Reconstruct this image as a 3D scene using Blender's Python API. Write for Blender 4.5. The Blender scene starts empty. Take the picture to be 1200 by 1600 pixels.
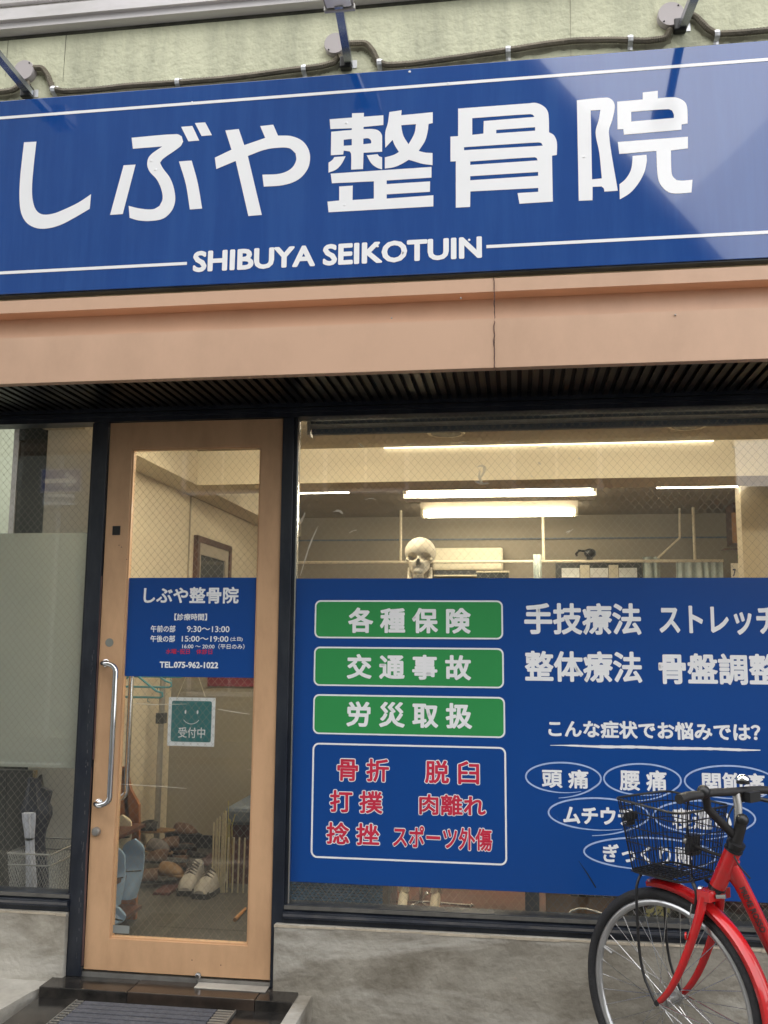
import bpy, bmesh, math, random
import numpy as np
from mathutils import Vector, Matrix
random.seed(7)
scn = bpy.context.scene
col = scn.collection
R = math.radians

# ------------------------------------------------------------ camera
FPX = 1450.0
CAM = np.array([0.0, -3.45, 1.5])
_p, _y, _r = R(8.02), R(8.12), R(0.45)
_f = np.array([-math.sin(_y)*math.cos(_p), math.cos(_y)*math.cos(_p), math.sin(_p)])
_r0 = np.array([math.cos(_y), math.sin(_y), 0.0]); _u = np.cross(_r0, _f)
AX = math.cos(_r)*_r0 + math.sin(_r)*_u
BX = -math.sin(_r)*_r0 + math.cos(_r)*_u
cam = bpy.data.cameras.new('camera'); cam.sensor_fit = 'VERTICAL'; cam.sensor_height = 36
cam.lens = 36*FPX/1600; cam.clip_start = 0.05; cam.clip_end = 400
camo = bpy.data.objects.new('camera', cam); col.objects.link(camo)
camo.matrix_world = Matrix([[AX[0], BX[0], -_f[0], CAM[0]], [AX[1], BX[1], -_f[1], CAM[1]], [AX[2], BX[2], -_f[2], CAM[2]], [0, 0, 0, 1]])
scn.camera = camo

def at(px, py, Y=None, Z=None, X=None):
    """measure: the point of a real plane that a photo pixel shows"""
    d = _f*FPX + AX*(px-600) - BX*(py-800)
    t = (Z-CAM[2])/d[2] if Z is not None else (X-CAM[0])/d[0] if X is not None else (Y-CAM[1])/d[1]
    return Vector(CAM + t*d)

# ------------------------------------------------------------ world, sun, exposure
world = bpy.data.worlds.new('World'); scn.world = world; world.use_nodes = True
wt = world.node_tree; wn = wt.nodes; bg = wn['Background']
sky = wn.new('ShaderNodeTexSky'); sky.sky_type = 'NISHITA'; sky.sun_disc = False
SUN_EL, SUN_AZ = R(52), R(200)
sky.sun_elevation = SUN_EL; sky.sun_rotation = SUN_AZ; sky.air_density = 1.5; sky.dust_density = 4
tc = wn.new('ShaderNodeTexCoord'); ns = wn.new('ShaderNodeTexNoise'); ns.inputs['Scale'].default_value = 1.6; ns.inputs['Detail'].default_value = 5
cr = wn.new('ShaderNodeValToRGB'); cr.color_ramp.elements[0].position = .3; cr.color_ramp.elements[0].color = (8.9, 9.0, 9.2, 1)
cr.color_ramp.elements[1].position = .75; cr.color_ramp.elements[1].color = (12.2, 12.2, 12.3, 1)
mx = wn.new('ShaderNodeMix'); mx.data_type = 'RGBA'; mx.inputs['Factor'].default_value = .82
wt.links.new(tc.outputs['Generated'], ns.inputs['Vector']); wt.links.new(ns.outputs['Fac'], cr.inputs['Fac'])
wt.links.new(sky.outputs[0], mx.inputs[6]); wt.links.new(cr.outputs[0], mx.inputs[7]); wt.links.new(mx.outputs[2], bg.inputs['Color'])
bg.inputs['Strength'].default_value = 0.12
sl = bpy.data.lights.new('sun', 'SUN'); sl.energy = 0.5; sl.angle = R(70); sl.color = (1, .97, .92)
so = bpy.data.objects.new('sun', sl); col.objects.link(so)
so.rotation_euler = (R(90)-SUN_EL, 0, R(180)-SUN_AZ+R(0))
scn.view_settings.view_transform = 'Standard'; scn.view_settings.look = 'None'
scn.view_settings.gamma = 1; scn.view_settings.use_curve_mapping = False
scn.view_settings.exposure = 1.12
scn.cycles.use_denoising = True
scn.cycles.max_bounces = 8; scn.cycles.transparent_max_bounces = 16
scn.cycles.glossy_bounces = 3; scn.cycles.diffuse_bounces = 4
scn.cycles.caustics_reflective = False; scn.cycles.caustics_refractive = False
scn.cycles.sample_clamp_indirect = 4

# ------------------------------------------------------------ materials
def mat(name, c, rough=.6, metal=0, var=.12, scale=6, bump=0, bscale=60, spec=.5, coat=0, dirt=None, emit=None, patch=None):
    m = bpy.data.materials.new(name); m.use_nodes = True
    t = m.node_tree; n = t.nodes; b = n['Principled BSDF']
    b.inputs['Roughness'].default_value = rough; b.inputs['Metallic'].default_value = metal
    b.inputs['Specular IOR Level'].default_value = spec; b.inputs['Coat Weight'].default_value = coat
    b.inputs['Coat Roughness'].default_value = .03
    tc = n.new('ShaderNodeTexCoord'); no = n.new('ShaderNodeTexNoise')
    no.inputs['Scale'].default_value = scale; no.inputs['Detail'].default_value = 6; no.inputs['Roughness'].default_value = .6
    t.links.new(tc.outputs['Object'], no.inputs['Vector'])
    r = n.new('ShaderNodeValToRGB'); r.color_ramp.elements[0].position = .3; r.color_ramp.elements[1].position = .7
    r.color_ramp.elements[0].color = (*[v*(1-var) for v in c], 1); r.color_ramp.elements[1].color = (*[min(1, v*(1+var)) for v in c], 1)
    t.links.new(no.outputs['Fac'], r.inputs['Fac']); out = r.outputs[0]
    if dirt:
        dc, amount, sc = dirt[:3]; stretch = dirt[3] if len(dirt) > 3 else (1, 1, 1)
        mp = n.new('ShaderNodeMapping'); mp.inputs['Scale'].default_value = stretch
        t.links.new(tc.outputs['Object'], mp.inputs['Vector'])
        n2 = n.new('ShaderNodeTexNoise'); n2.inputs['Scale'].default_value = sc; n2.inputs['Detail'].default_value = 8; n2.inputs['Roughness'].default_value = .68
        t.links.new(mp.outputs[0], n2.inputs['Vector'])
        r2 = n.new('ShaderNodeValToRGB'); r2.color_ramp.elements[0].position = .43; r2.color_ramp.elements[1].position = .64
        r2.color_ramp.elements[0].color = (0, 0, 0, 1); r2.color_ramp.elements[1].color = (amount,)*3+(1,)
        t.links.new(n2.outputs['Fac'], r2.inputs['Fac'])
        mm = n.new('ShaderNodeMix'); mm.data_type = 'RGBA'; mm.inputs[7].default_value = (*dc, 1)
        t.links.new(r2.outputs[0], mm.inputs['Factor']); t.links.new(out, mm.inputs[6]); out = mm.outputs[2]
    if patch:
        mp = n.new('ShaderNodeMapping'); mp.inputs['Scale'].default_value = patch[2]; mp.inputs['Location'].default_value = (3.1, 1.7, 5.3)
        t.links.new(tc.outputs['Object'], mp.inputs['Vector'])
        n3 = n.new('ShaderNodeTexNoise'); n3.inputs['Scale'].default_value = patch[1]; n3.inputs['Detail'].default_value = 10; n3.inputs['Roughness'].default_value = .6; n3.inputs['Distortion'].default_value = .5
        t.links.new(mp.outputs[0], n3.inputs['Vector'])
        r3 = n.new('ShaderNodeValToRGB'); r3.color_ramp.elements[0].position = .50; r3.color_ramp.elements[1].position = .62
        r3.color_ramp.elements[0].color = (0, 0, 0, 1); r3.color_ramp.elements[1].color = (.75,)*3+(1,)
        t.links.new(n3.outputs['Fac'], r3.inputs['Fac'])
        m3 = n.new('ShaderNodeMix'); m3.data_type = 'RGBA'; m3.inputs[7].default_value = (*patch[0], 1)
        t.links.new(r3.outputs[0], m3.inputs['Factor']); t.links.new(out, m3.inputs[6]); out = m3.outputs[2]
    t.links.new(out, b.inputs['Base Color'])
    if bump:
        nb = n.new('ShaderNodeTexNoise'); nb.inputs['Scale'].default_value = bscale; nb.inputs['Detail'].default_value = 5
        t.links.new(tc.outputs['Object'], nb.inputs['Vector'])
        bm_ = n.new('ShaderNodeBump'); bm_.inputs['Strength'].default_value = bump; bm_.inputs['Distance'].default_value = .01
        t.links.new(nb.outputs['Fac'], bm_.inputs['Height']); t.links.new(bm_.outputs[0], b.inputs['Normal'])
    if emit:
        b.inputs['Emission Color'].default_value = (*emit[0], 1); b.inputs['Emission Strength'].default_value = emit[1]
    return m

M = {}
M['sign_blue'] = mat('sign_blue', (.002, .053, .255), .10, var=.05, scale=1.5, coat=1.0, dirt=((.02, .095, .33), .35, 5, (3, 1, .25)), bump=.02, bscale=2)
M['sign_white'] = mat('sign_white', (.88, .885, .90), .25, var=.02, coat=.4)
M['film_blue'] = mat('film_blue', (.003, .060, .275), .3, var=.05, scale=2)
M['film_green'] = mat('film_green', (.035, .30, .085), .3, var=.05, scale=3)
M['film_white'] = mat('film_white', (.90, .905, .92), .35, var=.03)
M['brush_white'] = mat('brush_white', (.40, .52, .80), .4, var=.1, scale=40)
M['film_red'] = mat('film_red', (.62, .03, .07), .35, var=.05)
M['teal'] = mat('teal', (.008, .16, .17), .35, var=.06)
M['green_wall'] = mat('green_wall', (.68, .685, .50), .85, var=.05, scale=3, bump=.6, bscale=48, spec=.2, dirt=((.28, .29, .22), .5, 2.2, (2.5, 1, .5)))
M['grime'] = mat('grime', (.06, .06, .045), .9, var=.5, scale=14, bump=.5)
M['peach'] = mat('peach_metal', (.60, .39, .268), .42, var=.04, scale=1.3, dirt=((.42, .27, .18), .35, 3, (1, 1, .6)), bump=.015, bscale=5)
M['door_tan'] = mat('door_tan', (.64, .395, .225), .38, var=.05, scale=1.5, dirt=((.38, .22, .12), .35, 4, (2, 2, .7)), bump=.01, bscale=8)
M['navy'] = mat('navy_frame', (.012, .016, .026), .32, var=.2, scale=8, dirt=((.05, .055, .065), .5, 9, (1, 1, .3)))
M['navy_worn'] = mat('navy_worn', (.05, .055, .07), .45, var=.3, scale=20, dirt=((.16, .15, .14), .8, 12, (.4, 1, 2)))
M['slat'] = mat('slat', (.017, .015, .013), .3, metal=.5, var=.3, scale=9, dirt=((.012, .011, .010), .8, 6))
M['slat_back'] = mat('slat_back', (.008, .008, .009), .7)
M['concrete'] = mat('concrete', (.34, .315, .265), .85, var=.22, scale=3.2, bump=.6, bscale=34, spec=.25, dirt=((.14, .120, .090), .85, 2.3, (.9, 1, 1.7)), patch=((.56, .535, .48), 1.9, (.6, 1, 2.4)))
M['wet_paving'] = mat('wet_paving', (.13, .125, .115), .45, var=.2, scale=5, bump=.3, bscale=60)
M['concrete2'] = mat('concrete_light', (.47, .45, .40), .8, var=.12, scale=4, bump=.4, bscale=50, dirt=((.24, .22, .19), .6, 3))
M['concrete_lip'] = mat('concrete_lip', (.50, .43, .33), .8, var=.2, scale=14, bump=.4, bscale=60)
M['asphalt'] = mat('asphalt', (.055, .055, .058), .7, var=.3, scale=30, bump=.6, bscale=120)
M['stone'] = mat('wet_stone', (.022, .021, .020), .16, var=.4, scale=12, dirt=((.07, .058, .048), .6, 6), bump=.06, bscale=20)
M['stone_brown'] = mat('wet_stone_brown', (.05, .036, .028), .18, var=.3, scale=9, dirt=((.02, .018, .016), .7, 5), bump=.05, bscale=20)
M['mat_grey'] = mat('mat_grey', (.075, .078, .095), .85, var=.3, scale=50, bump=.5, bscale=200)
M['steel'] = mat('steel', (.62, .62, .62), .22, metal=1, var=.08, scale=20)
M['steel_dull'] = mat('steel_dull', (.38, .37, .35), .45, metal=.8, var=.2, scale=20)
M['chrome'] = mat('chrome', (.75, .76, .78), .08, metal=1, var=.04)
M['grime_shadow'] = mat('grime_shadow', (.30, .29, .20), .9, var=.35, scale=25)
M['conduit'] = mat('conduit', (.19, .165, .12), .7, var=.35, scale=9, bump=.5, bscale=90)
M['clip_metal'] = mat('clip_metal', (.80, .81, .83), .3, metal=.25, var=.15, scale=60)
M['mauve'] = mat('mauve_plastic', (.46, .42, .42), .5, var=.04)
M['lamp_grey'] = mat('lamp_grey', (.34, .33, .33), .45, var=.1)
M['lamp_arm'] = mat('lamp_arm', (.42, .44, .48), .25, metal=.75, var=.15, scale=12)
M['white_metal'] = mat('white_metal', (.72, .69, .70), .4, var=.06, scale=2, dirt=((.42, .41, .38), .5, 3, (.5, 1, 2)))
M['black_rubber'] = mat('black_rubber', (.016, .016, .017), .6, var=.3, scale=40)
M['black_plastic'] = mat('black_plastic', (.014, .014, .015), .35, var=.2)
M['rubber_strip'] = mat('rubber_strip', (.085, .045, .04), .6, var=.3, scale=12)
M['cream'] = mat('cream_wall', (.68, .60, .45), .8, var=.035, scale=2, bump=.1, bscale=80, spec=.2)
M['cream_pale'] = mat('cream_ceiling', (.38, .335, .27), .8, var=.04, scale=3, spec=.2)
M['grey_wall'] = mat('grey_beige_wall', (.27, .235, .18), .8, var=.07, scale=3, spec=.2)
M['partition'] = mat('partition_shade', (.25, .225, .175), .8, var=.04, scale=2, spec=.2)  # cream darkened to put the partition's shade into its colour
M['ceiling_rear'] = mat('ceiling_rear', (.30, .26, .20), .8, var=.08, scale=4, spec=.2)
M['wood_floor'] = mat('wood_floor', (.11, .032, .016), .35, var=.35, scale=5)
M['entry_tile'] = mat('entry_tile', (.065, .062, .054), .55, var=.2, scale=7, bump=.2, bscale=60)
M['wood'] = mat('orange_wood', (.30, .11, .035), .35, var=.3, scale=4)
M['dark_wood'] = mat('dark_wood', (.085, .032, .018), .4, var=.3, scale=5)
M['board_brown'] = mat('board_brown', (.40, .20, .08), .5, var=.2, scale=4)
M['dark'] = mat('dark_board', (.014, .018, .017), .4, var=.3)
M['dark_green'] = mat('dark_cupboard', (.035, .036, .033), .4, var=.3, scale=4)
M['bone'] = mat('bone', (.76, .70, .57), .6, var=.16, scale=14, bump=.15, bscale=50, dirt=((.45, .37, .26), .4, 9))
M['bone_dark'] = mat('bone_cavity', (.10, .07, .04), .8)
M['basket_blue'] = mat('wicker_blue', (.08, .20, .34), .6, var=.3, scale=30)
M['ac_white'] = mat('ac_white', (.60, .54, .40), .5, var=.04)
M['curtain'] = mat('curtain_cloth', (.42, .47, .43), .85, var=.1, scale=8)
M['slipper_blue'] = mat('slipper_blue', (.21, .31, .42), .7, var=.12, scale=10)
M['slipper_cream'] = mat('slipper_cream', (.52, .47, .33), .7, var=.12, scale=10)
M['shoe_white'] = mat('shoe_white', (.40, .385, .36), .7, var=.2, scale=20)
M['shoe_grey'] = mat('shoe_grey', (.11, .10, .105), .8, var=.3, scale=30)
M['shoe_brown'] = mat('shoe_brown', (.085, .045, .028), .7, var=.4, scale=14)
M['tan_leather'] = mat('tan_leather', (.22, .13, .06), .6, var=.2, scale=14)
M['hanger'] = mat('hanger_teal', (.045, .26, .33), .35, var=.1)
M['maroon'] = mat('maroon_print', (.13, .016, .03), .5, var=.2)
M['umb_navy'] = mat('umbrella_navy', (.007, .010, .024), .55, var=.3, scale=12)
M['umb_white'] = mat('umbrella_white', (.50, .51, .57), .35, var=.22, scale=24)
M['gold'] = mat('umbrella_handle', (.35, .27, .15), .25, metal=.8)
M['wire'] = mat('wire_metal', (.30, .30, .28), .4, metal=.6, var=.05)
M['pane_wire'] = mat('pane_wire', (.30, .28, .24), .45, metal=.5, var=.05)
M['cushion'] = mat('cushion_grey', (.10, .125, .16), .6, var=.12, scale=8)
M['plum'] = mat('plum_cloth', (.08, .03, .03), .8, var=.3, scale=30)
M['straw'] = mat('straw', (.36, .31, .09), .7, var=.3, scale=30)
M['red_paint'] = mat('red_paint', (.62, .010, .014), .22, var=.06, scale=8, coat=.6, dirt=((.30, .045, .035), .45, 16))
M['tyre'] = mat('tyre', (.022, .022, .024), .7, var=.3, scale=30, bump=.3, bscale=150)
M['rim'] = mat('rim', (.60, .60, .60), .28, metal=.9, var=.15, scale=12)
M['grip'] = mat('grip', (.018, .017, .017), .55, var=.3, scale=40)
M['grey_disc'] = mat('grey_disc', (.24, .25, .22), .5)
M['sticker'] = mat('sticker', (.24, .26, .25), .4, var=.05)
M['paper'] = mat('paper', (.74, .68, .56), .7, var=.03)
M['print_navy'] = mat('print_navy', (.02, .03, .10), .5)
M['neighbour'] = mat('neighbour_render', (.42, .44, .33), .85, var=.08, scale=1.5)
M['house'] = mat('house_stucco', (.20, .20, .165), .85, var=.08, scale=1.2, bump=.4, bscale=30)
M['house_roof'] = mat('house_roof', (.05, .05, .055), .6, var=.2)
M['house_glass'] = mat('house_glass', (.03, .035, .04), .08, var=.1)
M['house2'] = mat('house_siding', (.27, .26, .245), .7, var=.06)
M['traffic_blue'] = mat('traffic_blue', (.01, .05, .35), .3)
M['pole_grey'] = mat('pole_grey', (.42, .42, .40), .5)
M['leaf_green'] = mat('green_hook', (.03, .17, .06), .5)
M['tube_unseen'] = mat('tube_unseen', (1, 1, 1), .5, var=0, emit=((1.0, .88, .66), 38))
M['bead'] = mat('dusty_bead', (.115, .11, .10), .6, var=.25, scale=20)
M['return_wall'] = mat('return_wall_paint', (.82, .78, .68), .8, var=.04, scale=2, spec=.2)
M['reflector'] = mat('reflector_white', (.88, .86, .80), .35, var=.02)
M['bounce_glow'] = mat('bounce_glow', (1, 1, 1), .5, var=0, emit=((1.0, .9, .72), 2.6))
M['tube_rear'] = mat('tube_rear', (1, 1, 1), .5, var=0, emit=((1.0, .90, .70), 24))
M['strip_lit'] = mat('strip_lit', (1, 1, 1), .5, var=0, emit=((1.0, .90, .72), 14))
M['panel_lit'] = mat('panel_pale', (.7, .7, .66), .5, var=.1, scale=5)

def glass_mat(name, tint, dirt=.05):
    m = bpy.data.materials.new(name); m.use_nodes = True; t = m.node_tree; n = t.nodes
    n.remove(n['Principled BSDF']); out = n['Material Output']
    tr = n.new('ShaderNodeBsdfTransparent'); tr.inputs[0].default_value = (*tint, 1)
    gl = n.new('ShaderNodeBsdfGlossy'); gl.inputs['Roughness'].default_value = .0
    gl.inputs['Color'].default_value = (1, 1, 1, 1)
    fr = n.new('ShaderNodeFresnel')
    ge = n.new('ShaderNodeNewGeometry'); mr = n.new('ShaderNodeMapRange'); mr.inputs[3].default_value = 1.5; mr.inputs[4].default_value = 1/1.5
    t.links.new(ge.outputs['Backfacing'], mr.inputs[0]); t.links.new(mr.outputs[0], fr.inputs['IOR'])
    a = n.new('ShaderNodeMixShader'); t.links.new(fr.outputs[0], a.inputs[0]); t.links.new(tr.outputs[0], a.inputs[1]); t.links.new(gl.outputs[0], a.inputs[2])
    di = n.new('ShaderNodeBsdfDiffuse'); di.inputs[0].default_value = (.7, .68, .6, 1)
    tc = n.new('ShaderNodeTexCoord'); no = n.new('ShaderNodeTexNoise'); no.inputs['Scale'].default_value = 2.4; no.inputs['Detail'].default_value = 8; no.inputs['Distortion'].default_value = .6
    t.links.new(tc.outputs['Object'], no.inputs['Vector'])
    r = n.new('ShaderNodeValToRGB'); r.color_ramp.elements[0].position = .42; r.color_ramp.elements[0].color = (dirt*.15,)*3+(1,)
    r.color_ramp.elements[1].position = .75; r.color_ramp.elements[1].color = (dirt,)*3+(1,)
    t.links.new(no.outputs['Fac'], r.inputs['Fac'])
    b = n.new('ShaderNodeMixShader'); t.links.new(r.outputs[0], b.inputs[0]); t.links.new(a.outputs[0], b.inputs[1]); t.links.new(di.outputs[0], b.inputs[2])
    t.links.new(b.outputs[0], out.inputs['Surface']); return m
M['glass'] = glass_mat('pane_glass', (.972, .978, .968), .05)

def residue_mat():
    m = bpy.data.materials.new('tape_residue'); m.use_nodes = True; t = m.node_tree; n = t.nodes
    b = n['Principled BSDF']; b.inputs['Base Color'].default_value = (.85, .82, .72, 1); b.inputs['Roughness'].default_value = .6; b.inputs['Alpha'].default_value = .55
    b.inputs['Transmission Weight'].default_value = 0; return m
M['residue'] = residue_mat()

def frost_mat():
    m = bpy.data.materials.new('frosted_film'); m.use_nodes = True; t = m.node_tree; n = t.nodes
    n.remove(n['Principled BSDF']); out = n['Material Output']
    tl = n.new('ShaderNodeBsdfTranslucent'); tl.inputs[0].default_value = (.64, .68, .655, 1)
    di = n.new('ShaderNodeBsdfDiffuse'); di.inputs[0].default_value = (.33, .36, .335, 1)
    a = n.new('ShaderNodeMixShader'); a.inputs[0].default_value = .42; t.links.new(tl.outputs[0], a.inputs[1]); t.links.new(di.outputs[0], a.inputs[2])
    tr = n.new('ShaderNodeBsdfTransparent'); b = n.new('ShaderNodeMixShader'); b.inputs[0].default_value = .13
    t.links.new(a.outputs[0], b.inputs[1]); t.links.new(tr.outputs[0], b.inputs[2]); t.links.new(b.outputs[0], out.inputs['Surface']); return m
M['frost'] = frost_mat()

# ------------------------------------------------------------ mesh builder
def smooth(o, ang=40):
    me = o.data
    for p in me.polygons: p.use_smooth = True
    try:
        me.set_sharp_from_angle(angle=R(ang))
    except Exception: pass

class G:
    def __init__(s): s.v = []; s.f = []
    def add(s, v, f):
        k = len(s.v); s.v += [tuple(x) for x in v]; s.f += [tuple(i+k for i in q) for q in f]; return s
    def box(s, x0, x1, y0, y1, z0, z1, b=0):
        x0, x1 = sorted((x0, x1)); y0, y1 = sorted((y0, y1)); z0, z1 = sorted((z0, z1))
        if not b:
            return s.add([(x, y, z) for z in (z0, z1) for y in (y0, y1) for x in (x0, x1)],
                         [(0, 2, 3, 1), (4, 5, 7, 6), (0, 1, 5, 4), (2, 6, 7, 3), (0, 4, 6, 2), (1, 3, 7, 5)])
        bm = bmesh.new(); bmesh.ops.create_cube(bm, size=1)
        for w in bm.verts: w.co = Vector(((x0+x1)/2+w.co.x*(x1-x0), (y0+y1)/2+w.co.y*(y1-y0), (z0+z1)/2+w.co.z*(z1-z0)))
        bmesh.ops.bevel(bm, geom=bm.edges[:], offset=b, segments=2, affect='EDGES', profile=.5)
        bm.verts.index_update(); s.add([w.co for w in bm.verts], [[w.index for w in f.verts] for f in bm.faces]); bm.free(); return s
    def obox(s, c, ax, ay, az, hx, hy, hz):
        c = Vector(c); v = [c+ax*(hx*i)+ay*(hy*j)+az*(hz*k) for k in (-1, 1) for j in (-1, 1) for i in (-1, 1)]
        return s.add(v, [(0, 2, 3, 1), (4, 5, 7, 6), (0, 1, 5, 4), (2, 6, 7, 3), (0, 4, 6, 2), (1, 3, 7, 5)])
    def tube(s, pts, r, n=8, closed=False, caps=True, flat=None):
        pts = [Vector(p) for p in pts]; N = len(pts); rr = r if isinstance(r, (list, tuple)) else [r]*N
        T = []
        for i in range(N):
            a = pts[(i-1) % N] if (closed or i > 0) else pts[i]; b = pts[(i+1) % N] if (closed or i < N-1) else pts[i]
            t = (b-a); T.append(t.normalized() if t.length > 1e-9 else Vector((0, 0, 1)))
        ref = Vector((0, 0, 1)) if abs(T[0].z) < .9 else Vector((1, 0, 0))
        nrm = (ref-T[0]*ref.dot(T[0])).normalized(); V = []
        for i in range(N):
            nrm = nrm-T[i]*nrm.dot(T[i]); nrm = nrm.normalized() if nrm.length > 1e-6 else T[i].orthogonal().normalized()
            bn = T[i].cross(nrm)
            fl = flat or (1, 1)
            for k in range(n):
                a = 2*math.pi*k/n
                V.append(pts[i]+nrm*(math.cos(a)*rr[i]*fl[0])+bn*(math.sin(a)*rr[i]*fl[1]))
        F = []
        for i in range(N if closed else N-1):
            j = (i+1) % N
            for k in range(n): F.append((i*n+k, i*n+(k+1) % n, j*n+(k+1) % n, j*n+k))
        if caps and not closed: F.append(tuple(reversed(range(n)))); F.append(tuple(range((N-1)*n, N*n)))
        return s.add(V, F)
    def lathe(s, prof, c=(0, 0, 0), axis='Z', n=24, M3=None):
        V = []; F = []
        for r, h in prof:
            for k in range(n):
                a = 2*math.pi*k/n; p = Vector((r*math.cos(a), r*math.sin(a), h))
                if axis == 'Y': p = Vector((p.x, -p.z, p.y))
                elif axis == 'X': p = Vector((p.z, p.x, p.y))
                if M3: p = M3 @ p
                V.append(p+Vector(c))
        for i in range(len(prof)-1):
            for k in range(n): F.append((i*n+k, i*n+(k+1) % n, (i+1)*n+(k+1) % n, (i+1)*n+k))
        F.append(tuple(reversed(range(n)))); F.append(tuple(range((len(prof)-1)*n, len(prof)*n)))
        return s.add(V, F)
    def sphere(s, c, r, n=12, m=8, sc=(1, 1, 1)):
        V = []; F = []
        for i in range(m+1):
            th = math.pi*i/m
            for k in range(n):
                a = 2*math.pi*k/n; V.append((c[0]+r*sc[0]*math.sin(th)*math.cos(a), c[1]+r*sc[1]*math.sin(th)*math.sin(a), c[2]+r*sc[2]*math.cos(th)))
        for i in range(m):
            for k in range(n): F.append((i*n+k, (i+1)*n+k, (i+1)*n+(k+1) % n, i*n+(k+1) % n))
        return s.add(V, F)
    def prism(s, poly, y0, y1):   # polygon in x,z extruded along y
        n = len(poly); V = [(x, y0, z) for x, z in poly]+[(x, y1, z) for x, z in poly]
        F = [tuple(range(n)), tuple(reversed(range(n, 2*n)))]+[(i, i+n, (i+1) % n+n, (i+1) % n) for i in range(n)]
        return s.add(V, F)
    def profx(s, prof, x0, x1):   # profile in y,z extruded along x
        n = len(prof); V = [(x0, y, z) for y, z in prof]+[(x1, y, z) for y, z in prof]
        F = [tuple(range(n)), tuple(reversed(range(n, 2*n)))]+[(i, i+n, (i+1) % n+n, (i+1) % n) for i in range(n)]
        return s.add(V, F)
    def mesh(s, name):
        me = bpy.data.meshes.new(name); me.from_pydata(s.v, [], s.f); me.update()
        bm = bmesh.new(); bm.from_mesh(me); bmesh.ops.recalc_face_normals(bm, faces=bm.faces[:]); bm.to_mesh(me); bm.free()
        return me
    def build(s, name, m, parent=None, sm=False, label=None):
        me = s.mesh(name); me.materials.append(M[m] if isinstance(m, str) else m)
        o = bpy.data.objects.new(name, me); col.objects.link(o)
        if parent: o.parent = parent
        if sm: smooth(o)
        if label: o['label'] = label
        return o

def tag(o, label, cat, group=None):
    o['label'] = label; o['category'] = cat
    if group: o['group'] = group
    return o
def thing(name, label, cat, loc=(0, 0, 0), group=None):
    o = bpy.data.objects.new(name, None); col.objects.link(o); o.empty_display_size = .1
    o['loc0'] = 0; del o['loc0']
    return tag(o, label, cat, group)
def struct(o): o['kind'] = 'structure'; return o
def stuff(o): o['kind'] = 'stuff'; return o
def dup(o, parent=None, off=(0, 0, 0)):
    c = o.copy(); col.objects.link(c); c.parent = parent
    c.location = Vector(o.location)+Vector(off)
    for ch in o.children: dup(ch, c)
    return c

# ------------------------------------------------------------ lettering
def bold_mesh(me, r):
    """outline growth: a rim of small quads and hexagons round every outline edge"""
    ec = {}
    for p in me.polygons:
        vs = list(p.vertices)
        for i in range(len(vs)):
            k = tuple(sorted((vs[i], vs[(i+1) % len(vs)]))); ec[k] = ec.get(k, 0)+1
    co = [v.co.copy() for v in me.vertices]
    V = [(c.x, c.y, 0) for c in co]; F = [tuple(p.vertices) for p in me.polygons]; j = 0; seen = set()
    for (a, b), n in ec.items():
        if n != 1: continue
        A, B = co[a], co[b]; d = Vector((B.x-A.x, B.y-A.y)); L = d.length
        if L < 1e-7: continue
        d /= L; nn = Vector((-d.y, d.x))*r; j += 1; z = (j % 61)*1e-4
        k = len(V); V += [(A.x+nn.x, A.y+nn.y, z), (A.x-nn.x, A.y-nn.y, z), (B.x-nn.x, B.y-nn.y, z), (B.x+nn.x, B.y+nn.y, z)]; F.append((k, k+1, k+2, k+3))
        for q in (a, b):
            if q in seen: continue
            seen.add(q); z2 = (j % 67)*1e-4+.00005; k = len(V)
            V += [(co[q].x+r*math.cos(t*math.pi/3), co[q].y+r*math.sin(t*math.pi/3), z2) for t in range(6)]; F.append(tuple(range(k, k+6)))
    return V, F

def text_data(s, bold):
    c = bpy.data.curves.new('lettering', 'FONT'); c.body = s; c.resolution_u = 3; c.dimensions = '2D'; c.fill_mode = 'FRONT'
    o = bpy.data.objects.new('tmp', c); col.objects.link(o)
    me = bpy.data.meshes.new_from_object(o.evaluated_get(bpy.context.evaluated_depsgraph_get()))
    bpy.data.objects.remove(o); bpy.data.curves.remove(c)
    if bold > 0: V, F = bold_mesh(me, bold)
    else: V = [(v.co.x, v.co.y, 0) for v in me.vertices]; F = [tuple(p.vertices) for p in me.polygons]
    bpy.data.meshes.remove(me); return V, F

def slope_at(px, py):
    a = at(px, py, 0.0); b = a+Vector((.2, 0, 0)); w = np.array(b)-CAM; d = w@_f
    q = (600+FPX*(w@AX)/d, 800-FPX*(w@BX)/d); return (q[1]-py)/(q[0]-px)

def text(s, l, t, r, b, Y, m, parent, bold=.03, name='lettering', grow=None):
    """fit a line of text to its measured box on the wall plane Y (text faces -Y)"""
    mx_, my_ = (l+r)/2, (t+b)/2; sl_ = abs(slope_at(mx_, my_))*(r-l)/2
    z1 = at(mx_, t+sl_, Y).z; z0 = at(mx_, b-sl_, Y).z; x0 = at(l, my_, Y).x; x1 = at(r, my_, Y).x
    V, F = text_data(s, bold)
    a = np.array(V); lo = a.min(0); hi = a.max(0)
    sx = (x1-x0)/(hi[0]-lo[0]); sz = (z1-z0)/(hi[1]-lo[1])
    def bd(V, F, Yy, m, nm):
        g = G(); g.v = [(x0+(v[0]-lo[0])*sx, Yy-v[2]*.02, z0+(v[1]-lo[1])*sz) for v in V]; g.f = F
        me = bpy.data.meshes.new(nm); me.from_pydata(g.v, [], g.f); me.materials.append(M[m])
        o = bpy.data.objects.new(nm, me); col.objects.link(o); o.parent = parent; return o
    if grow:
        V2, F2 = text_data(s, bold+grow[0]); bd(V2, F2, Y, grow[1], 'lettering_outline'); Y -= .0007
    return bd(V, F, Y, m, name)

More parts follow.
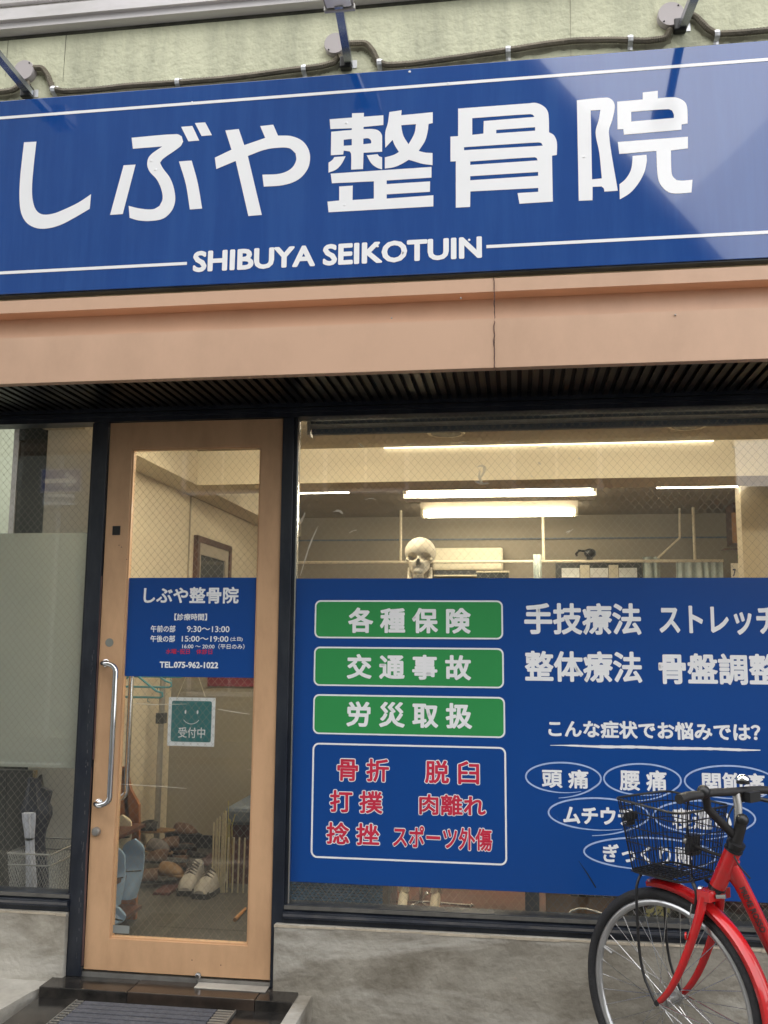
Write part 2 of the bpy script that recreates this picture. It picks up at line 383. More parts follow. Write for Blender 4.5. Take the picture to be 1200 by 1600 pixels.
def hermite(poly, k=5):
    P = [Vector((x, y)) for x, y in poly]; N = len(P); out = []
    def turn(i):
        a = P[i]-P[i-1]; b = P[(i+1) % N]-P[i]; return abs(a.angle_signed(b)) if a.length > 0 and b.length > 0 else 9
    sm = [turn(i) < R(38) for i in range(N)]
    tan = [(P[(i+1) % N]-P[i-1]).normalized() for i in range(N)]
    for i in range(N):
        j = (i+1) % N; a, b = P[i], P[j]; d = b-a; L = d.length; out.append(a)
        if not (sm[i] or sm[j]) or L < 6: continue
        ta = tan[i]*L if sm[i] else d; tb = tan[j]*L if sm[j] else d
        for q in range(1, k):
            t = q/k; h = (2*t**3-3*t*t+1, t**3-2*t*t+t, -2*t**3+3*t*t, t**3-t*t)
            out.append(a*h[0]+ta*h[1]+b*h[2]+tb*h[3])
    return out

def letter(polys, ox, oy, sc, Y, m, parent, name='letter'):
    c = bpy.data.curves.new(name, 'CURVE'); c.dimensions = '2D'; c.fill_mode = 'BOTH'
    for poly in polys:
        pts = hermite(poly); sp = c.splines.new('POLY'); sp.points.add(len(pts)-1); sp.use_cyclic_u = True
        for q, p in zip(sp.points, pts):
            w = at(ox+p.x/sc, oy+p.y/sc, Y); q.co = (w.x, w.z, 0, 1)
    o = bpy.data.objects.new('tmp', c); col.objects.link(o)
    me = bpy.data.meshes.new_from_object(o.evaluated_get(bpy.context.evaluated_depsgraph_get()))
    bpy.data.objects.remove(o)
    for v in me.vertices: v.co = (v.co.x, Y, v.co.y)
    me.materials.clear(); me.materials.append(M[m]); me.name = name
    o = bpy.data.objects.new(name, me); col.objects.link(o); o.parent = parent; return o

def sheet(pts, Y, m, parent, name, th=.0):
    g = G(); g.v = [(p[0], Y, p[1]) for p in pts]; g.f = [tuple(range(len(pts)))]
    me = bpy.data.meshes.new(name); me.from_pydata(g.v, [], g.f); me.materials.append(M[m])
    o = bpy.data.objects.new(name, me); col.objects.link(o); o.parent = parent; return o

def rrect(x0, x1, z0, z1, r, n=6):
    out = []
    for cx, cz, a0 in ((x1-r, z1-r, 0), (x0+r, z1-r, 90), (x0+r, z0+r, 180), (x1-r, z0+r, 270)):
        for i in range(n+1):
            a = R(a0+90*i/n); out.append((cx+r*math.cos(a), cz+r*math.sin(a)))
    return out
def ring_sheet(outer, inner, Y, m, parent, name):
    n = len(outer); g = G(); g.v = [(p[0], Y, p[1]) for p in outer]+[(p[0], Y, p[1]) for p in inner]
    g.f = [(i, (i+1) % n, n+(i+1) % n, n+i) for i in range(n)]
    me = bpy.data.meshes.new(name); me.from_pydata(g.v, [], g.f); me.materials.append(M[m])
    o = bpy.data.objects.new(name, me); col.objects.link(o); o.parent = parent; return o
def stroke(pts, ws, Y, m, parent, name):
    """flat brush stroke (x,z points) of varying width"""
    pts = [Vector(p) for p in pts]; V = []; n = len(pts)
    for i, p in enumerate(pts):
        t = (pts[min(i+1, n-1)]-pts[max(i-1, 0)]).normalized(); q = Vector((-t.y, t.x))*ws[i]/2
        V += [(p.x+q.x, Y-i*2e-6, p.y+q.y), (p.x-q.x, Y-i*2e-6, p.y-q.y)]
    F = [(2*i, 2*i+1, 2*i+3, 2*i+2) for i in range(n-1)]
    me = bpy.data.meshes.new(name); me.from_pydata(V, [], F); me.materials.append(M[m])
    o = bpy.data.objects.new(name, me); col.objects.link(o); o.parent = parent; return o

# ============================================================ GROUND AND STREET
def s_(g, name, m): return struct(g.build(name, m))
s_(G().box(-60, 60, -60, 40, -.5, 0.0), 'ground', 'asphalt')
s_(G().box(-40, 40, -7.2, -2.35, 0.0, .08), 'road', 'asphalt')
for i in range(4):
    s_(G().box(-8+i*5, -5.2+i*5, -6.95, -6.83, .081, .084), 'road_marking', 'film_white')
s_(G().box(-40, 40, -2.35, -2.2, 0.0, .155, .01), 'kerb', 'concrete')
s_(G().box(-40, 40, -2.199, .3, 0.0, .16), 'pavement', 'wet_paving')
s_(G().box(-40, 40, -8.9, -7.2, 0.0, .16), 'far_pavement', 'wet_paving')

# raised concrete apron beside the step
zs = .25
lx0 = at(0, 1600, Z=.24).x; lx1 = at(90, 1545, Z=.25).x
ap = G(); ap.v = [(-3.2, -.03, .255), (-1.70, -.03, .255), (-1.74, -.13, .25), (-2.0, -1.1, .165), (-3.2, -1.1, .165),
                  (-3.2, -.03, .1), (-1.70, -.03, .1), (-1.74, -.13, .1), (-2.0, -1.1, .1), (-3.2, -1.1, .1)]
ap.f = [(0, 1, 2, 3, 4), (5, 6, 7, 8, 9), (0, 1, 6, 5), (1, 2, 7, 6), (2, 3, 8, 7), (3, 4, 9, 8), (4, 0, 5, 9)]
s_(ap, 'concrete_apron', 'concrete2')

# ============================================================ THE CLINIC BUILDING
B = thing('clinic_building', 'shopfront with pale green upper wall, peach fascia, tan door and dark framed windows', 'building')
WY = -.45
G().box(-3.4, 3.4, WY, -.25, 2.66, 8).build('wall', 'green_wall', B)
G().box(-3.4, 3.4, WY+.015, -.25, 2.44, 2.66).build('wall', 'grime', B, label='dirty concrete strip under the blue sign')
# vertical plaster seams and streaks on the green wall
for px, z0_, w_, m_ in ((14, 3.60, .0012, 'grime'), (104, 3.56, .0014, 'grime'), (893, 3.45, .0010, 'conduit')):
    p = at(px, 60, WY); g = G()
    g.prism([(p.x-w_, 3.9), (p.x+w_, 3.9), (p.x+w_*.2-.004, z0_), (p.x-w_*.2-.004, z0_)], WY-.001, WY+.01); g.build('plaster_seam', m_, B)
# white metal ledge above
zl = at(0, 43, WY-.05).z
g = G(); g.profx([(WY, zl-.005), (WY-.04, zl), (WY-.04, zl+.024), (WY-.055, zl+.026), (WY-.055, zl+.072), (WY-.03, zl+.082), (WY, zl+.12)], -3.4, 3.4)
g.build('ledge', 'white_metal', B)
g = G(); g.profx([(WY, zl+.121), (WY-.02, zl+.122), (WY-.02, zl+.16), (WY-.035, zl+.165), (WY-.035, zl+.26), (WY, zl+.30)], -3.4, 3.4)
g.build('ledge', 'white_metal', B)
g = G().box(-3.4, 3.4, WY-.002, WY+.01, zl-.018, zl-.004); g.build('grime_shadow_line', 'grime', B)  # dark strip for grime and painted shadow below the ledge

# fascia (two lengths, joint at x = -0.06)
tz1 = at(0, 470, -.53).z; tz0 = at(0, 490, -.53).z; bz1 = at(0, 529, -.575).z; bz0 = at(0, 600, -.575).z
prof = [(-.44, tz1), (-.53, tz1-.002), (-.53, tz0), (-.475, tz0-.004), (-.485, bz1-.004), (-.575, bz1), (-.575, bz0), (-.555, bz0-.002), (-.555, bz0+.02), (-.44, bz0+.03)]
SX = at(772, 500, -.575).x
G().profx(prof, -3.4, SX-.0012).build('fascia_panel', 'peach', B)
G().profx([(y+.001, z) for y, z in prof], SX+.0012, 3.4).build('fascia_panel', 'peach', B)
g = G(); rnd = random.Random(3)
pts = [(SX+rnd.uniform(-.0025, .0025), -.577 if z < bz1 else -.533, z) for z in np.linspace(bz0, tz1, 22)]
lowp = [p for p in pts if p[1] == -.577]; upp = [p for p in pts if p[1] != -.577]
G().tube(lowp, .0013, 5).build('sealant_joint', 'rubber_strip', B); G().tube(upp, .0013, 5).build('sealant_joint', 'rubber_strip', B)
for px, py in ((1055, 492), (612, 497), (720, 466)):
    p = at(px, py, -.577); G().sphere(p, .003, 8, 6).build('screw', 'steel_dull', B)

# soffit with slats running front to back
sof = G().box(-3.4, 3.4, -.555, .06, 2.437, 2.46).build('soffit', 'slat_back', B)
sl_me = None
n_sl = 0
x = -2.45
while x < 1.75:
    if sl_me is None:
        g = G(); g.profx([(-.553, .0), (-.553, .012), (-.02, .012), (-.02, .0)], 0, .021); o = g.build('slat', 'slat', sof, label=None); sl_me = o.data
    else:
        o = bpy.data.objects.new('slat', sl_me); col.objects.link(o); o.parent = sof
    o.location = (x, 0, 2.418+random.uniform(-.0015, .0015)); x += .037
G().box(-3.4, 3.4, -.022, .06, 2.405, 2.437).build('soffit_trim', 'navy', B)

# ---------------------------------------------------------------- frames
ZT = 2.368; ZS = .56; ZB = .497
LW0 = -2.75; PL0, PL1 = -1.667, -1.609; PR0, PR1 = -.891, -.846; RW1 = 1.95
def frame_parts():
    g = G()
    g.box(LW0, RW1, -.012, .07, ZT, 2.405)                                # head
    g.box(LW0, RW1, -.026, -.0125, ZT+.018, ZT+.030)
    g.box(PL0, PL1, -.010, .075, .27, ZT-.0005, .002)                      # post left of the door
    g.box(PR0, PR1, -.010, .075, .27, ZT-.0005, .002)                      # post right of the door
    return g
fr = frame_parts().build('door_frame', 'navy', B)
# scuffs on the left post
g = G(); rnd = random.Random(5)
for i in range(46):
    z = rnd.uniform(.33, 1.45); h = rnd.uniform(.004, .016); xx = rnd.uniform(-1.632, -1.622)
    g.box(xx, xx+rnd.uniform(.0012, .003), -.0108, -.009, z, z+h)
stuff(g.build('scuff', 'navy_worn', fr))
def window(x0, x1, label):
    w = G()
    w.box(x0, x1, -.008, .06, ZS-.022, ZS-.001, .0015); w.box(x0, x1, -.026, .055, ZB+.018, ZS-.0225, .0015); w.box(x0, x1, -.014, .05, ZB, ZB+.0175, .001)
    w.box(x0, x0+.012, .002, .05, ZS, ZT-.001); w.box(x1-.012, x1, .002, .05, ZS, ZT-.001)
    o = w.build('window', 'navy', B, label=label)
    G().box(x0+.001, x1-.001, -.0275, -.0262, ZB+.026, ZS-.028).build('sill_trim', 'navy_worn', o)
    G().box(x0+.001, x1-.001, -.0125, -.0082, ZS-.016, ZS-.0035).build('sill_trim', 'bead', o, label='dusty grey glazing bead along the window bottom')
    G().box(x0+.012, x1-.012, .020, .0265, ZS-.005, ZT+.005).build('pane', 'glass', o)
    return o
WL = window(LW0, PL0-.0005, 'dark framed window with frosted band left of the door')
WR = window(PR1+.0005, RW1, 'wide dark framed window right of the door')
G().box(PR1+.0125, PR1+.018, -.002, .0195, ZS, ZT-.004).build('glazing_bead', 'steel', WR)

def wires(x0, x1, z0, z1, y, parent, sp=.0305, w=.0004, ang=(49, -49), mn='pane_wire'):
    g = G()
    for a in ang:
        d = Vector((math.cos(R(a)), math.sin(R(a)))); nn = Vector((-d.y, d.x)); C0 = Vector(((x0+x1)/2, (z0+z1)/2)); L = (Vector((x1-x0, z1-z0)).length)/2+.1
        k = -int(L/(sp*.72))
        while k*sp*.72 < L:
            o = C0+nn*(k*sp*.72); ts = []
            lo, hi = -L*1.5, L*1.5
            for ax, (mn_, mxx) in ((0, (x0, x1)), (1, (z0, z1))):
                t1 = (mn_-o[ax])/d[ax]; t2 = (mxx-o[ax])/d[ax]; lo = max(lo, min(t1, t2)); hi = min(hi, max(t1, t2))
            if hi > lo:
                a0, a1 = o+d*lo, o+d*hi; yy = y+(.0004 if a > 0 else -.0004)
                g.add([(a0.x-nn.x*w, yy, a0.y-nn.y*w), (a0.x+nn.x*w, yy, a0.y+nn.y*w), (a1.x+nn.x*w, yy, a1.y+nn.y*w), (a1.x-nn.x*w, yy, a1.y-nn.y*w)], [(0, 1, 2, 3)])
            k += 1
    me = bpy.data.meshes.new('wire_mesh'); me.from_pydata(g.v, [], g.f); me.materials.append(M[mn])
    o = bpy.data.objects.new('wire_mesh', me); col.objects.link(o); o.parent = parent; return stuff(o)
wires(LW0+.012, PL0-.0125, ZS, ZT, .0233, WL); wires(PR1+.0125, RW1-.012, ZS, ZT, .0233, WR)
# frosted film band inside the left pane
fz1 = at(60, 833, .03).z; fz0 = at(60, 1199, .03).z
G().box(LW0+.012, PL0-.013, .0275, .0285, fz0, fz1).build('frosted_film', 'frost', WL)

# concrete base walls
def base_wall(x0, x1, nm='base_wall'):
    o = G().box(x0, x1, -.03, .09, .05, ZB-.001, .006).build(nm, 'concrete', B)
    g = G(); rnd = random.Random(int(x1*10)); x = x0
    while x < x1-.01:
        w = min(rnd.uniform(.04, .16), x1-x); h = rnd.uniform(.004, .009)
        g.box(x+.001, x+w-.001, -.0308-rnd.uniform(0, .002), -.0285, ZB-.003-h, ZB-.002); x += w
    g.build('mortar_lip', 'concrete_lip', o)
base_wall(LW0, PL0-.002); base_wall(PR1-.030, RW1)
G().box(RW1, 3.4, -.3, .2, 0, 2.437).build('pier', 'concrete', B)
G().box(-3.4, LW0, -.3, .2, 0, 2.437).build('pier', 'concrete', B)

# ---------------------------------------------------------------- door
D = G()
dx0, dx1, dz0, dz1 = -1.604, -.893, .294, 2.365; gx0, gx1, gz0, gz1 = -1.508, -.979, .406, 2.258
D.box(dx0, gx0, 0, .04, dz0, dz1, .002); D.box(gx1, dx1, 0, .04, dz0, dz1, .002)
D.box(gx0-.001, gx1+.001, .0003, .0397, gz1, dz1-.0004); D.box(gx0-.001, gx1+.001, .0003, .0397, dz0+.0004, gz0)
door = D.build('door', 'door_tan', B, label='tan metal door with tall wired glass')
g = G()
for a in ((gx0, gx0+.006, gz0, gz1), (gx1-.006, gx1, gz0, gz1), (gx0+.0061, gx1-.0061, gz0, gz0+.006), (gx0+.0061, gx1-.0061, gz1-.006, gz1)):
    g.box(a[0], a[1], .006, .030, a[2], a[3])
g.build('glazing_bead', 'door_tan', door)
G().box(gx0+.002, gx1-.002, .016, .022, gz0+.002, gz1-.002).build('pane', 'glass', door)
wires(gx0+.006, gx1-.006, gz0+.006, gz1-.006, .0192, door)
# warped rubber strip down the left edge
pts = [(dx0-.004+.004*math.sin(z*5.2), -.006-.004*math.sin(z*4.1), z) for z in np.linspace(.31, 1.02, 14)]
G().tube(pts, .0042, 6).build('rubber_strip', 'rubber_strip', door)
pts = [(dx0-.002+.003*math.sin(z*2.2), -.004, z) for z in np.linspace(1.05, 1.75, 14)]
G().tube(pts, .0035, 6).build('rubber_strip', 'rubber_strip', door)
# outer handle: D-bar standing off the door, offset towards the glass
def handle(sgn):
    tx, bx = (at(160, 1036, 0).x, at(152, 1255, 0).x)
    z1, z0 = at(160, 1036, -.01).z, at(152, 1255, -.01).z; Y = -sgn
    xb1 = at(180, 1060, -.055).x; xb0 = at(172, 1230, -.055).x
    xm = (tx+bx)/2+.012; xb = (xb1+xb0)/2
    P0 = Vector((xm, 0 if sgn > 0 else .04, z1)); off = .055
    yb = -off if sgn > 0 else .04+off
    path = [P0, P0+Vector((.0, (yb-P0.y)*.55, 0))]
    for t in np.linspace(0, 1, 5)[1:]: path.append(Vector((xm+(xb-xm)*.35*t, P0.y+(yb-P0.y)*(.55+.45*t), z1)))
    for t in np.linspace(0, 1, 6)[1:]:
        a = t*math.pi/2; path.append(Vector((xm+(xb-xm)*(.35+.65*math.sin(a)), yb, z1-.03*(1-math.cos(a)))))
    low = [Vector((p.x-(xm-xm), p.y, z0+(z1-p.z))) for p in reversed(path)]
    g = G().tube(path+low, .0105, 12)
    for z in (z1, z0): g.lathe([(.015, 0), (.015, .006), (.012, .008)], (xm, P0.y if sgn > 0 else P0.y+.008, z), 'Y', 14)
    return g.build('handle', 'chrome', door, True)
handle(1); handle(-1)
kp = at(151, 1299, 0)
G().lathe([(.017, 0), (.017, .008), (.013, .014), (.006, .016)], (kp.x, 0, kp.z), 'Y', 18).build('keyhole_knob', 'steel_dull', door, True)
p = at(171, 1004, 0); G().lathe([(.0165, 0), (.0165, .0015)], (p.x, 0, p.z), 'Y', 20).build('cover_disc', 'grey_disc', door)
p = at(182, 829, 0); lt = G().box(p.x-.016, p.x+.016, -.003, .002, p.z-.018, p.z+.018, .001).build('latch_plate', 'black_plastic', door)
p = at(310, 1524, 0); g = G().lathe([(.011, 0), (.011, .004), (.007, .006), (.007, .014)], (p.x, 0, p.z), 'Y', 14); g.box(p.x-.004, p.x+.004, -.012, 0, p.z-.03, p.z-.004, .001)
g.build('floor_bolt', 'steel', door, True)
a, b_ = at(174, 1445, .015), at(202, 1459, .015)
sheet(rrect(a.x, b_.x, b_.z, a.z, .003), .0148, 'sticker', door, 'sticker')
for px, py in ((190, 855), (198, 874), (186, 852), (300, 1500), (345, 1508)):
    p = at(px, py, 0); G().lathe([(.002, 0), (.002, .0006)], (p.x, 0, p.z), 'Y', 8).build('stain_spot', 'rubber_strip', door)
# threshold: dark stone sill and a pale mortar patch
step = thing('door_step', 'wet dark stone step with slabs below the tan door', 'step')
sx0 = at(62, 1541, -.12).x+.0; sx1 = at(457, 1553, -.12).x
G().box(sx0, -1.38, -.125, .0, .18, .270, .003).build('sill_stone', 'stone', step)
G().box(-1.378, -.915, -.124, .0, .18, .2705, .003).build('sill_stone', 'stone_brown', step)
G().box(-.913, sx1, -.125, -.012, .18, .270, .003).build('sill_stone', 'stone', step)
G().box(-1.62, -.86, .0005, .08, .18, .286).build('threshold_bar', 'steel_dull', step)
p0, p1 = at(310, 1535, Z=.275), at(420, 1551, Z=.275)
G().box(p0.x, -.895, -.055, -.001, .2706, .2745, .001).build('mortar_patch', 'concrete2', step)
G().box(lx1-.05, sx1-.004, -.9, -.1265, .12, .236, .003).build('slab', 'stone', step)
g = G().box(sx1+.0, sx1+.05, -1.1, -.031, .1, .262, .002); g.build('step_edge', 'concrete', step)
# entrance mat with drainage strips
mt = thing('entrance_mat', 'grey ribbed entrance mat with slotted metal edge strips on the dark slab', 'mat')
mx0 = at(147, 1552, Z=.245).x; mx1 = at(352, 1562, Z=.245).x
n = 24; y0 = -1.0; y1 = -.155; wv = (y1-y0)/n
G().box(mx0, mx1, y0, y1, .2365, .241).build('backing', 'black_rubber', mt)
rib = None
for i in range(n):
    if rib is None: rib = G().box(mx0, mx1, 0, wv*.82, .2412, .247, .0015).build('mat_strip', 'mat_grey', mt); o = rib
    else: o = bpy.data.objects.new('mat_strip', rib.data); col.objects.link(o); o.parent = mt
    o.location = (0, y0+i*wv, random.uniform(-.0006, .0006))
for xa, xb, cn in ((mx0-.030, mx0-.002, 40), (mx1+.002, mx1+.062, 40)):
    G().box(xa, xb, y0, y1, .2362, .238).build('drain_tray', 'black_rubber', mt)
    G().box(xa-.004 if xa < mx0 else xb, xa if xa < mx0 else xb+.004, y0, y1, .2365, .247).build('edge_rail', 'steel_dull', mt)
    tooth = None
    for i in range(cn):
        yy = y0+(y1-y0)*(i+.25)/cn
        if tooth is None: tooth = G().box(xa+.001, xb-.001, 0, .009, .2385, .2465, .0006).build('drain_bar', 'steel_dull', mt); o = tooth
        else: o = bpy.data.objects.new('drain_bar', tooth.data); col.objects.link(o); o.parent = mt
        o.location = (0, yy, 0)

# ============================================================ MAIN SIGN
S = thing('shop_sign', 'long blue sign board with white lettering above the peach fascia', 'sign')
SY = -.50
st, sb = at(600, 112, SY).z, at(600, 431, SY).z
stl, sbl = at(0, 157, SY).z, at(0, 460, SY).z
zt_, zb_ = (st+stl)/2, (sb+sbl)/2
G().box(-2.6, 2.2, SY, SY+.035, zb_, zt_, .0015).build('panel', 'sign_blue', S)
G().box(-2.602, 2.202, SY+.006, SY+.0415, zb_-.005, zt_+.004).build('frame', 'navy', S)
T = SY-.0012
LET = {
 'shi': (10, 180, 4.8, [[(132,203),(225,198),(200,430),(192,580),(205,670),(230,720),(275,745),(350,738),(430,708),(540,655),(635,592),(625,702),(500,775),(400,825),(300,850),(220,845),(150,805),(110,730),(98,620),(102,480),(115,350)]]),
 'bu1': (160, 180, 3.529, [[(117,276),(183,272),(112,545),(42,550)], [(422,255),(492,250),(525,370),(550,515),(482,520),(460,380)], [(434,64),(496,59),(534,140),(474,144)], [(510,43),(567,39),(604,110),(547,115)],
   [(161,124),(410,104),(437,116),(445,145),(430,172),(335,240),(318,262),(332,290),(375,350),(398,420),(400,480),(380,530),(335,570),(265,583),(200,580),(150,566),(145,500),(210,515),(280,518),(315,500),(332,460),(325,410),(300,355),(260,310),(247,270),(260,225),(330,172),(168,185)]]),
 'ya': (160, 180, 3.529, [[(678,84),(752,76),(782,165),(898,125),(870,60),(942,52),(968,112),(1040,115),(1100,140),(1135,185),(1145,240),(1130,300),(1080,355),(1000,385),(890,394),(882,328),(980,322),(1040,295),(1068,250),(1065,210),(1030,182),(960,180),(890,192),(802,225),(879,550),(805,556),(735,252),(628,297),(620,234),(712,190)]]),
 'sei': (500, 150, 6, [[(90,218),(300,202),(300,162),(412,158),(410,194),(594,180),(594,272),(408,290),(408,310),(500,310),(550,325),(578,360),(582,400),(582,522),(408,532),(403,685),(292,690),(292,545),(280,520),(222,512),(218,548),(102,555),(105,335),(298,318),(298,302),(98,310)],
   [(222,410),(298,402),(298,462),(222,466)], [(406,400),(450,396),(475,410),(480,425),(480,444),(406,452)],
   [(135,572),(240,565),(200,640),(150,690),(80,718),(80,625),(115,600)], [(438,556),(540,545),(555,565),(582,575),(582,688),(530,670),(480,630)],
   [(650,150),(765,133),(762,180),(1057,152),(1057,254),(1018,262),(1010,330),(985,420),(925,515),(985,530),(1055,534),(1055,648),(960,635),(880,612),(832,598),(760,640),(690,668),(608,680),(608,575),(690,552),(740,525),(700,460),(680,412),(650,445),(612,485),(612,340),(635,260)],
   [(762,274),(900,264),(885,350),(830,452),(785,380),(768,320)],
   [(100,728),(1045,665),(1045,765),(625,792),(625,826),(1032,800),(1030,898),(625,922),(625,962),(1063,930),(1062,1035),(80,1090),(70,990),(180,980),(180,848),(307,840),(305,975),(505,962),(505,800),(112,818)]]),
 'kotsu': (690, 140, 6, [[(155,178),(820,128),(880,124),(940,145),(985,185),(1003,240),(1007,400),(1050,425),(1075,470),(1082,520),(1080,612),(1035,620),(1043,1050),(730,1070),(712,970),(906,958),(906,922),(270,955),(267,1100),(133,1107),(133,672),(83,674),(83,440),(155,436)],
   [(287,268),(830,230),(858,238),(870,256),(395,295),(392,412),(287,424)], [(512,378),(877,352),(877,385),(512,410)], [(210,540),(900,495),(935,500),(948,526),(210,568)], [(268,674),(870,634),(892,642),(900,664),(268,706)], [(268,812),(905,772),(905,808),(268,850)]]),
 'in': (890, 130, 5.714, [[(65,152),(330,128),(375,145),(400,185),(400,240),(380,330),(350,440),(430,960),(310,968),(305,940),(285,922),(205,925),(205,1045),(82,1050)], [(188,244),(275,238),(262,320),(232,440),(265,620),(288,850),(200,858)],
   [(425,165),(653,145),(653,82),(787,68),(787,135),(930,125),(1000,145),(1040,185),(1052,250),(1053,360),(1000,368),(998,415),(485,460),(480,410),(428,412)], [(550,256),(880,232),(915,245),(930,280),(930,310),(550,342)],
   [(430,525),(1056,478),(1056,582),(905,600),(908,770),(920,830),(955,865),(1000,870),(1097,862),(1088,975),(960,985),(890,975),(830,930),(795,870),(782,780),(775,604),(443,632)],
   [(562,650),(687,638),(688,700),(665,800),(610,900),(540,980),(448,1038),(445,903),(500,855),(545,780),(560,700)]]),
}
for k, (ox, oy, sc, polys) in LET.items(): letter(polys, ox, oy, sc, T, 'sign_white', S)
text('SHIBUYA SEIKOTUIN', 302, 369, 753, 426, T, 'sign_white', S, .036)
def rule(px0, py0, px1, py1, w, xe0=None, xe1=None):
    a, b_ = at(px0, py0, T), at(px1, py1, T); z = (a.z+b_.z)/2
    x0 = a.x if xe0 is None else xe0; x1 = b_.x if xe1 is None else xe1
    sheet([(x0, z-w/2), (x1, z-w/2), (x1, z+w/2), (x0, z+w/2)], T, 'sign_white', S, 'rule_line')
rule(0, 185, 1200, 92, .011, -2.57, 2.17); rule(0, 427, 292, 411, .011, xe0=-2.57); rule(760, 386, 1200, 362, .011, xe1=2.17)
for px, py in ((541, 192), (538, 320), (236, 251), (243, 265), (912, 245), (300, 160), (700, 130), (640, 112), (733, 375), (590, 385)):
    p = at(px, py, T); G().lathe([(.0045, 0), (.003, .0016)], (p.x, T, p.z), 'Y', 10).build('rivet', 'sign_white', S)

# ============================================================ CABLE CONDUIT AND SIGN LAMPS
def path_px(L, Y): return [at(x, y, Y) for x, y in L]
def cdt(L, label):
    pts = path_px(L, WY-.017); P2 = []
    for i in range(len(pts)-1):
        for t in np.linspace(0, 1, 9)[:-1]: P2.append(pts[i].lerp(pts[i+1], t))
    P2.append(pts[-1]); q = P2[:]
    for _ in range(3): q = [q[0]]+[(q[i-1]+q[i]*2+q[i+1])/4 for i in range(1, len(q)-1)]+[q[-1]]
    dense = []
    for i in range(len(q)-1):
        n = max(2, int((q[i+1]-q[i]).length/.0045))
        for k in range(n): dense.append(q[i].lerp(q[i+1], k/n))
    rr = [.0115 if i % 2 else .0098 for i in range(len(dense))]
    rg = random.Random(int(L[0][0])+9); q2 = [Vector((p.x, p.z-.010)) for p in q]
    stroke([(p.x, p.y) for p in q2], [.030*rg.uniform(.45, 1.1) for _ in q2], WY-.0008, 'grime_shadow', B, 'grime_shadow_stain')  # uneven ribbon painting dirt and shadow under the conduit
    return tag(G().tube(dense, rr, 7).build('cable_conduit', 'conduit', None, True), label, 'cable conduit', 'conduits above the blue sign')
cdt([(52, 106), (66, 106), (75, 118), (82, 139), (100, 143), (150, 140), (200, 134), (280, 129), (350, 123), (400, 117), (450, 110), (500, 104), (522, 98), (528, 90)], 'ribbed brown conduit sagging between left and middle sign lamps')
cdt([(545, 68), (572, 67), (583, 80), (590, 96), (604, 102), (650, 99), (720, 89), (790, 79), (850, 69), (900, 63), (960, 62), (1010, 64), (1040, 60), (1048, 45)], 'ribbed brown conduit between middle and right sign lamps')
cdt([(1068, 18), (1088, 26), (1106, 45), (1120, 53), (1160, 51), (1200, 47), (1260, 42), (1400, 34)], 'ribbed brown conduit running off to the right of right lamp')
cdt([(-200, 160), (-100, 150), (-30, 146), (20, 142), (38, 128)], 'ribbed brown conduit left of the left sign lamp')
first = None
names = ('directly right of the left lamp', 'half way between left and middle lamps', 'just left of the middle lamp', 'just right of the middle lamp', 'half way between middle and right lamps', 'just left of the right lamp', 'at the far right end')
for (px, py), nm in zip(((84, 141), (278, 129), (475, 108), (593, 99), (794, 79), (985, 62), (1120, 54)), names):
    p = at(px, py, WY-.017)
    if first is None:
        g = G().tube([(0, .016, -.028), (0, .014, -.016), (0, .002, -.014), (0, -.010, -.010), (0, -.014, 0), (0, -.010, .010), (0, .002, .014), (0, .014, .016), (0, .016, .026)], .0085, 4, flat=(1, .18))
        first = g.build('conduit_clip', 'clip_metal'); o = first
    else: o = first.copy(); col.objects.link(o)
    o.location = p; tag(o, 'silver saddle clip holding conduit, '+nm, 'clip', 'silver clips holding the conduit')

def sign_lamp(bx, by, hx, hy, dx, dy, label, dr, tip=None):
    """arm root pixel, arm end pixel (on the plane Y=-.79), disc pixel"""
    root = thing('sign_lamp', label, 'lamp', group='lamps over the blue sign')
    a = at(bx, by, WY-.01); e = tip or at(hx, hy, -.79)
    ax = (e-a).normalized(); side = Vector((1, 0, 0)); up = side.cross(ax).normalized()
    G().obox((a+e)/2, side, ax, up, .0135, (e-a).length/2, .011).build('arm', 'lamp_arm', root)
    G().box(a.x+.012, a.x+.028, WY-.003, WY-.0005, a.z-.012, a.z+.018).build('bracket', 'clip_metal', root)
    G().box(a.x-.03, a.x+.012, WY-.03, WY-.001, a.z-.022, a.z+.022, .005).build('pivot', 'black_plastic', root)
    g = G(); w = .047
    g.add([(e.x-w, e.y-.085, e.z+.012), (e.x+w, e.y-.085, e.z+.012), (e.x+w, e.y+.02, e.z+.0), (e.x-w, e.y+.02, e.z+.0),
           (e.x-w*.8, e.y-.075, e.z+.075), (e.x+w*.8, e.y-.075, e.z+.075), (e.x+w*.8, e.y+.01, e.z+.06), (e.x-w*.8, e.y+.01, e.z+.06)],
          [(0, 1, 2, 3), (4, 5, 6, 7), (0, 1, 5, 4), (1, 2, 6, 5), (2, 3, 7, 6), (3, 0, 4, 7)])
    g.build('lamp_head', 'lamp_grey', root)
    G().box(e.x-w-.004, e.x+w+.004, e.y+.012, e.y+.026, e.z-.012, e.z+.008, .003).build('lamp_rim', 'steel_dull', root)
    G().box(e.x-w*.85, e.x+w*.85, e.y-.075, e.y+.008, e.z-.006, e.z+.0005).build('lens', 'sign_white', root)
    d = at(dx, dy, WY-.03); g = G().lathe([(dr, 0), (dr, .02), (dr*.96, .026)], (d.x, WY-.001, d.z), 'Y', 32); jb = g.build('junction_box', 'mauve', root, True)
    for s1 in (-1, 1): G().sphere((d.x+s1*dr*.55, WY-.028, d.z+s1*dr*.62), .003, 8, 6).build('screw', 'black_plastic', jb)
    G().tube([(d.x+.012, WY-.014, d.z-dr*.9), (d.x+.02, WY-.016, d.z-dr*1.3), (a.x-.02, WY-.016, a.z-.01)], .007, 7).build('cable', 'conduit', root, True)
